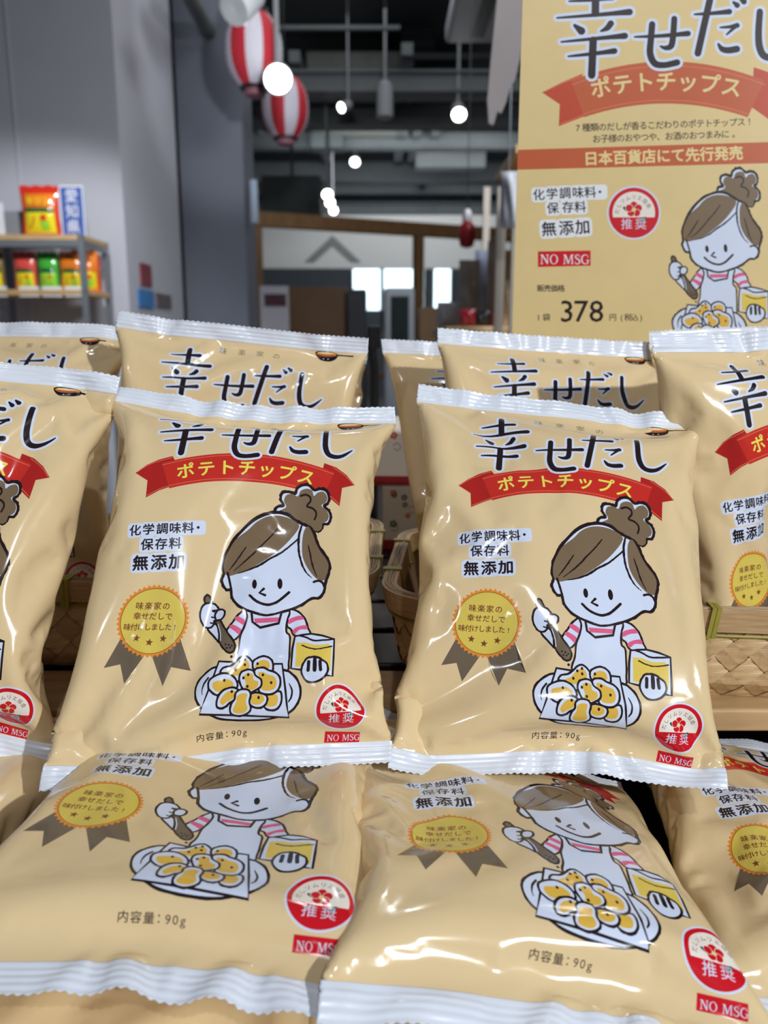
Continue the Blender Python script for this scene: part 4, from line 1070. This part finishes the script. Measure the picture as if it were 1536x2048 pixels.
# signs on the return wall
def wall_patch(name, label, cat, m, x0, y0, x1, y1):
    a, b = at_x(x0, (y0+y1)/2, xw), at_x(x1, (y0+y1)/2, xw)
    zt_, zb_ = at_x((x0+x1)/2, y0, xw).z, at_x((x0+x1)/2, y1, xw).z
    o = MB().box((xw+.006, (a.y+b.y)/2, (zt_+zb_)/2), (.010, abs(b.y-a.y), zt_-zb_), bev=.001).build(name, m)
    return tag(o, label, cat)
wall_patch('red_poster', 'dark red poster on the white wall corner', 'poster', mat('red_poster_print', rgb(150, 74, 84), rough=.5, noise=.4, nscale=14), 279, 528, 300, 572)
wall_patch('blue_poster', 'light blue poster below the red poster on the wall corner', 'poster', mat('blue_poster_print', rgb(70, 138, 205), rough=.5, noise=.25, nscale=14), 275, 580, 305, 616)
wall_patch('small_photo_poster', 'pale notice with dark pictures beside the blue poster', 'poster', mat('pale_photo_print', rgb(128, 118, 122), rough=.5, noise=.5, nscale=12), 310, 588, 340, 616)
GA = at_y(356, 500, 6.5)
t = thing('stacked_shelf_tower', 'narrow dark gap of shelf boxes between wall corner and pillar', 'shelf', (GA.x, 6.5, 0))
MB().box((GA.x, 6.62, 1.7), (.14, .12, 3.4)).build('shelf_back', mat('grey_shelf_panel', rgb(104, 108, 114), rough=.7, noise=.1), t)
for py, hh, col in ((148, .10, 'k'), (215, .2, 'g'), (285, .06, 'k'), (360, .1, 'g'), (475, .2, 'w'), (545, .3, 'w'), (590, .24, 'k')):
    p = at_y(356, py, 6.5)
    MB().box((p.x, 6.5, p.z), (.085, .10, hh), bev=.004).build('storage_box', {'k': BLACKM, 'g': mat('dim_grey_box', rgb(78, 82, 86), rough=.6, noise=.1), 'w': OAK}[col], t)
p = at_y(495, 390, 6.0)  # lighter side of the pillar, stood in for by an added strip
tag(MB().box((p.x, 6.3, p.z), (.05, .05, .30), bev=.01).build('pillar_pale_strip', mat('pale_pillar_side', rgb(170, 185, 205), rough=.4, noise=.05)), 'slim pale strip on the right edge of the grey pillar', 'pillar side')

SKYGLOW = mat('skylight_reflection_glow', (.8, .9, 1, 1), emis=(.75, .85, .95, 1), estr=.32)  # skylight reflection put in as a faint emissive strip
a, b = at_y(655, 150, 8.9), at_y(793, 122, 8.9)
tag(MB().box(((a.x+b.x)/2, 8.9, (a.z+b.z)/2), (b.x-a.x, .05, b.z-a.z), bev=.005).build('skylight_reflection_strip', SKYGLOW), 'pale glowing strip of reflected skylight high under the ceiling left of the air conditioner', 'reflected light')
r_ = random.Random(5)
for i, (x0, y0, x1, y1, yy, th) in enumerate(((540, 60, 800, 52, 7.6, .03), (800, 110, 1010, 118, 8.6, .05), (600, 196, 960, 200, 9.0, .04), (520, 250, 1000, 262, 10.4, .05), (530, 352, 980, 348, 13.4, .08), (560, 300, 980, 296, 12.0, .05))):
    a, b = at_y(x0, y0, yy), at_y(x1, y1, yy)
    struct(MB().box(((a.x+b.x)/2, yy, (a.z+b.z)/2), (b.x-a.x, th*1.6, th)), 'trim_%d' % (7+i), DARKC if i % 2 else BEAMM)
for i, (px, py, wpx, hpx, yy) in enumerate(((835, 60, 60, 70, 8.9), (870, 165, 120, 50, 9.8), (585, 395, 110, 70, 10.0), (900, 320, 130, 34, 11.6), (655, 275, 60, 44, 11.0))):
    a = at_y(px, py, yy); s_ = yy/F_PX
    struct(MB().box((a.x, yy, a.z), (wpx*s_, .3, hpx*s_), bev=.01).box((a.x, yy, (a.z+4.2)/2), (.03, .03, 4.2-a.z)), 'trim_%d' % (13+i), (DARKC, BEAMM)[i % 2])
for i, (px, x1, yy) in enumerate(((598, 640, 8.6), (812, 830, 8.4), (846, 850, 9.4), (880, 868, 10.2))):
    a = at_y(px, 60, yy)
    struct(MB().box((a.x, yy+2, 3.75), (.10, 5.0, .10)), 'trim_%d' % (18+i), BEAMM)

# ------------------------------------------------------------------ lanterns, track lamps, air conditioner, hanging banner
LRED = mat('lantern_red_paper', rgb(205, 44, 58), rough=.6, noise=.06); LWHT = mat('lantern_white_paper', rgb(225, 220, 232), rough=.6, noise=.05)
def lantern(label, px, py, wpx, y, rot):
    p = at_y(px, py, y); R = wpx/2/F_PX*(y*1.05); H = R*1.22
    root = thing('paper_lantern', label, 'lantern', (p.x, p.y, p.z-H), 'red and white paper lanterns')
    n, m = 70, 25; V, Fq, mi = [], [], []
    for i in range(m):
        v = -1+2*i/(m-1); r = R*(1-abs(v)**2.6*.50)*(1+.012*(1 if i % 2 else -1))
        for k in range(n): a = 2*PI*k/n+rot; V.append((p.x+r*math.cos(a), p.y+r*math.sin(a), p.z+v*H))
    for i in range(m-1):
        for k in range(n): Fq.append((i*n+k, i*n+(k+1) % n, (i+1)*n+(k+1) % n, (i+1)*n+k)); mi.append((k//7) % 2)
    link_mesh('paper_shade', np_mesh('paper_shade', V, quads=Fq, mats=[LRED, LWHT], midx=mi), root)
    r = R*.52
    MB().lathe([(r, 0), (r*1.04, 0), (r*1.04, .03*R/.16), (r, .03*R/.16)], (p.x, p.y, p.z+H-.01)).build('top_ring', BLACKM, root, smooth=True)
    MB().lathe([(r, 0), (r*1.04, 0), (r*1.04, .02), (r, .02)], (p.x, p.y, p.z-H-.01)).build('bottom_ring', BLACKM, root, smooth=True)
    MB().lathe([(0.0001, 0), (r*.7, .0), (r*.72, .035), (0.0001, .035)], (p.x, p.y, p.z-H-.045)).build('bottom_cap', mat('lantern_pink_cap', rgb(170, 110, 124), rough=.6, noise=.05), root, smooth=True)
    MB().tube([(p.x, p.y, p.z+H), (p.x, p.y, 4.2)], .006, n=6).build('cord', BLACKM, root)
lantern('larger red and white paper lantern hanging by the lit track lamp', 508, 102, 98, 5.5, .15)
lantern('lower red and white paper lantern just behind the brightest lamp', 570, 216, 82, 6.6, .40)
def lamp_mat(e): return mat('lamp_glow_%d' % e, (1, 1, 1, 1), emis=(.95, .98, 1, 1), estr=e)
CANM = mat('white_lamp_can', rgb(150, 152, 156), rough=.4, noise=.04)
def track_lamp(label, px, py, rpx, y, e, aim=(0, -.6, -.8), top=4.2):
    p = at_y(px, py, y); r = rpx/F_PX*y*1.04
    root = thing('track_lamp', label, 'spotlight', (p.x, p.y, p.z), 'white track lamps under the ceiling')
    z = Vector(aim).normalized(); M = Matrix.Translation(p) @ z.to_track_quat('Z', 'Y').to_matrix().to_4x4()
    can = MB().lathe([(r*.55, -3.2*r), (r*.95, -2.8*r), (r*1.15, -.2*r), (r*1.15, .15*r), (r*1.02, .15*r), (r*1.0, -.05*r)], M=M, n=24).build('can', CANM, root, smooth=True)
    MB().lathe([(0.0001, .12*r), (r*.6, .08*r), (r, -.02*r), (r, -.3*r)], M=M, n=24).build('lens', lamp_mat(e), can, smooth=True)
    b = M @ Vector((0, 0, -2.4*r))
    MB().tube([b, (b.x, b.y, min(top, b.z+1.2))], r*.22, n=8).build('stem', CANM, root, smooth=True)
track_lamp('brightest track lamp, glowing beside the two paper lanterns', 556, 158, 23, 5.2, 14, (.12, -.9, -.35))
track_lamp('track lamp right of centre below the air conditioner', 918, 229, 12, 8.0, 10, (0, -.8, -.5))
track_lamp('small tilted track lamp near the middle of the ceiling', 683, 215, 8, 8.0, 9, (-.6, -.7, -.4))
track_lamp('faint distant track lamp before the blue windows', 710, 324, 8, 12, 6, (0, -.8, -.4))
track_lamp('topmost of the row of three small lamps', 655, 389, 9, 9.0, 9, (.1, -.8, -.4), top=3.70)
track_lamp('middle of the row of three small lamps', 660, 405, 8, 10.0, 9, (.1, -.8, -.4), top=3.70)
track_lamp('lowest of the row of three small lamps', 667, 421, 7, 11.0, 9, (.1, -.8, -.4), top=3.70)
p = at_y(770, 205, 8.0)
root = thing('track_lamp', 'unlit grey track lamp hanging right of the small tilted lamp', 'spotlight', (p.x, p.y, p.z-.12), 'white track lamps under the ceiling')
MB().lathe([(.04, 0), (.075, .02), (.07, .28), (.03, .32)], (p.x, p.y, p.z-.14)).build('can', CANM, root, smooth=True)
MB().tube([(p.x, p.y, p.z+.15), (p.x, p.y, 4.2)], .012, n=8).build('stem', CANM, root)
p = at_y(484, 6, 4.4)
root = thing('projector_lamp', 'large grey-white spotlight at the top edge above the lanterns', 'spotlight', (p.x, p.y, p.z-.1))
Mx = Matrix.Translation(p) @ Vector((-.4, -.7, -.6)).normalized().to_track_quat('Z', 'Y').to_matrix().to_4x4()
MB().lathe([(.03, -.13), (.065, -.11), (.08, .06), (.075, .08), (.0001, .07)], M=Mx, n=28).build('can', CANM, root, smooth=True)
MB().tube([p+Vector((.02, .05, .05)), p+Vector((.06, .08, .9))], .016, n=8).build('stem', CANM, root)
p = at_y(945, 40, 8.0)
root = thing('ceiling_air_conditioner', 'white ceiling air conditioner with a dark slot at top right', 'air conditioner', (p.x, p.y, 3.5))
a = at_z(890, 88, 3.55); b = at_z(1010, 92, 3.55)
MB().box((a.x+.55, a.y-.75, 3.62), (1.1, 1.5, .14), bev=.03).build('casing', mat('aircon_white', rgb(176, 178, 184), rough=.5, noise=.04), root)
MB().box((a.x+.24, a.y-.75, 3.548), (.10, 1.2, .01), bev=.004).build('air_slot', BLACKM, root)
MB().box((a.x+.66, a.y-.75, 3.546), (.52, 1.1, .012), bev=.004).build('grille', mat('aircon_grille', rgb(128, 132, 138), rough=.5, noise=.1), root)
MB().box((a.x+.55, a.y-.75, 3.95), (.7, 1.0, .52)).build('hanger_box', BEAMM, root)
def hp(px, py): q = at_y(px, py, 1.75); return (q.x, q.z)
pts = [hp(1000, -60), hp(1049, -60), hp(1047, 60), hp(1040, 118), hp(1030, 160), hp(1020, 175), hp(1012, 205), hp(1003, 226), hp(995, 222), hp(987, 250), hp(978, 246), hp(975, 200), hp(982, 120), hp(990, 40)]
bn = tag(MB().prism(pts, (0, 1.75, 0), (1, 0, 0), (0, 0, 1), (0, .012, 0)).build('hanging_banner', mat('white_paper_banner', rgb(222, 210, 208), rough=.6, noise=.08, nscale=12)), 'white hanging paper banner edge left of the price card', 'banner')
b = hp(1022, -55); MB().tube([(b[0], 1.756, b[1]-.01), (b[0], 1.756, 4.2)], .003, n=6).build('hang_cord', STEEL, bn)

# ------------------------------------------------------------------ crowded shelf on the right
CLEAR = mat('clear_plastic_wrap', (1, 1, 1, 1), rough=.08, trans=.85, spec=.6, noise=.1, nscale=20)
RX = at_y(985, 560, 3.2).x
t = thing('right_display_shelf', 'wooden display shelf behind the price card, crowded with packets', 'shelf', (RX+.4, 3.3, 0))
for px, y in ((974, 3.86), (1004, 2.76), (1036, 2.70)):
    a = at_y(px, 375, y); MB().box((a.x, y, a.z/2), (.028, .03, a.z)).build('post', mat('pale_post', rgb(186, 176, 164), rough=.5, noise=.1), t)
for py in (340, 455):
    a = at_y(1005, py, 3.2); MB().box((a.x+.42, 3.1, a.z), (.85, .5, .025)).build('board', WOOD, t)
px_box('wooden_crate', 'brown wooden crate end standing on the low counter', 'crate', OAK, 985, 470, 1003, 640, 3.05, .2, zlow=at_y(900, 656, 3.35).z)
px_box('paper_bundle', 'beige bundle of paper packets beside the brown slats', 'packet', mat('beige_packets', rgb(170, 146, 118), rough=.6, noise=.3, nscale=30), 1006, 500, 1034, 640, 3.08, .2, zlow=at_y(900, 656, 3.35).z)
def packet(name, label, cat, m, px, py, wpx, hpx, y, group=None):
    c = at_y(px, py, y); w, h = wpx/F_PX*y*1.02, hpx/F_PX*y*1.02
    n = 12; V, Fq = [], []
    for sg in (1, -1):
        for j in range(n+1):
            for i in range(n+1):
                u, v = 2*i/n-1, 2*j/n-1; d = .28*w*(1-abs(u)**2.5)*(1-abs(v)**2.5)*(1+.25*math.sin(5*u+3*v+px))
                V.append((c.x+u*w/2*(1-.08*(1-v*v)), c.y-sg*d, c.z+v*h/2))
    for s_ in range(2):
        b = s_*(n+1)**2
        for j in range(n):
            for i in range(n):
                q = [b+j*(n+1)+i, b+j*(n+1)+i+1, b+(j+1)*(n+1)+i+1, b+(j+1)*(n+1)+i]; Fq.append(q if s_ == 0 else q[::-1])
    return tag(link_mesh(name, np_mesh(name, V, quads=Fq, mats=[m])), label, cat, group)
zl = at_y(900, 656, 3.35).z
t = thing('low_display_counter', 'low pale counter under the packets left of the price card', 'counter', (at_y(950, 656, 3.35).x, 3.3, 0))
a, b = at_y(872, 656, 3.35), at_y(1090, 656, 3.35)
MB().box(((a.x+b.x)/2, 3.30, zl-.015), (b.x-a.x, .95, .03), bev=.004).build('countertop', WOOD, t)
MB().box(((a.x+b.x)/2, 3.40, (zl-.03)/2), (b.x-a.x-.04, .70, zl-.03)).build('base_cabinet', mat('counter_white', rgb(190, 188, 186), rough=.6, noise=.06), t)
def stood(name, label, cat, m, px, top, wpx, y):
    """a packet standing on the counter, reaching up to picture row top"""
    zt_ = at_y(px, top, y).z; h = zt_-zl-.004
    hp_ = h*F_PX/(y*1.02); c = at_y(px, 600, y)
    py = 1024  # solved below
    for _ in range(40):
        py -= (at_y(px, py, y).z-(zl+.004+h/2))*-F_PX/y*.8
    return packet(name, label, cat, m, px, py, wpx, hp_, y)
cp = packet('clear_packet', 'clear glossy packet hanging at the upper right shelf end', 'packet', mat('silvery_wrap', rgb(186, 188, 196), rough=.15, noise=.35, nscale=25), 1018, 400, 34, 100, 2.62)
b = at_y(1018, 352, 2.62); MB().tube([(b.x, 2.62, b.z-.02), (b.x, 2.75, 4.2)], .002, n=6).build('hang_cord', STEEL, cp)
stood('pale_packet', 'tall pale packet standing below the red folk toy', 'packet', mat('pale_wrap', rgb(200, 194, 186), rough=.25, noise=.3, nscale=25), 938, 520, 40, 3.4)
stood('white_packet', 'white soft packet lying at the left end of the low counter', 'packet', mat('white_wrap', rgb(214, 216, 224), rough=.3, noise=.2, nscale=25), 897, 604, 46, 3.3)
stood('red_packet', 'dark red packet beside the white soft packet', 'packet', mat('dark_red_wrap', rgb(140, 30, 42), rough=.3, noise=.3, nscale=25), 936, 618, 30, 3.0)
stood('black_packet', 'black packet right of the dark red packet', 'packet', mat('black_wrap', rgb(30, 28, 34), rough=.3, noise=.3, nscale=25), 966, 622, 28, 3.0)
stood('crimson_packet', 'small crimson packet right of the black packet', 'packet', mat('crimson_wrap', rgb(170, 36, 50), rough=.3, noise=.3, nscale=25), 995, 626, 24, 3.0)
stood('silver_packet', 'silvery standing packet behind the pale packet', 'packet', mat('bluish_wrap', rgb(170, 182, 206), rough=.2, noise=.35, nscale=25), 962, 500, 26, 3.62)
stood('cream_packet', 'cream packet at the right end of the low counter by the card', 'packet', mat('cream_wrap', rgb(206, 190, 160), rough=.3, noise=.3, nscale=25), 1022, 560, 26, 3.0)
c = at_y(934, 462, 3.5)
root = thing('red_folk_toy', 'red and white folk toy hanging above the pale packet', 'toy', (c.x, c.y, c.z-.07))
MB().lathe([(0.0001, -.068), (.026, -.06), (.036, -.02), (.030, .02), (.018, .034), (.0001, .037)], c, n=20).build('body', mat('toy_red', rgb(170, 34, 44), rough=.35, noise=.1), root, smooth=True)
MB().lathe([(0.0001, .030), (.018, .036), (.021, .057), (.013, .08), (.0001, .086)], c, n=20).build('head', mat('toy_white', rgb(200, 194, 200), rough=.4, noise=.1), root, smooth=True)
MB().tube([c+Vector((0, 0, .08)), (c.x, c.y, 4.2)], .002, n=6).build('cord', BLACKM, root)
# black clip standing in the gap behind the left basket
c = at_y(748, 705, 1.12)
root = thing('black_card_clip', 'black card clip stem standing in the gap behind the left bags', 'clip', (c.x, c.y, 1.045))
MB().tube([(c.x, c.y, 1.046), (c.x, c.y, c.z-.02), (c.x-.004, c.y, c.z+.01), (c.x+.004, c.y, c.z+.028)], .006, n=8).box((c.x, c.y, 1.044), (.06, .05, .008), bev=.002).build('stem', BLACKM, root, smooth=True)
MB().box((c.x, c.y, c.z+.02), (.016, .012, .03), bev=.003).build('jaw', BLACKM, root)
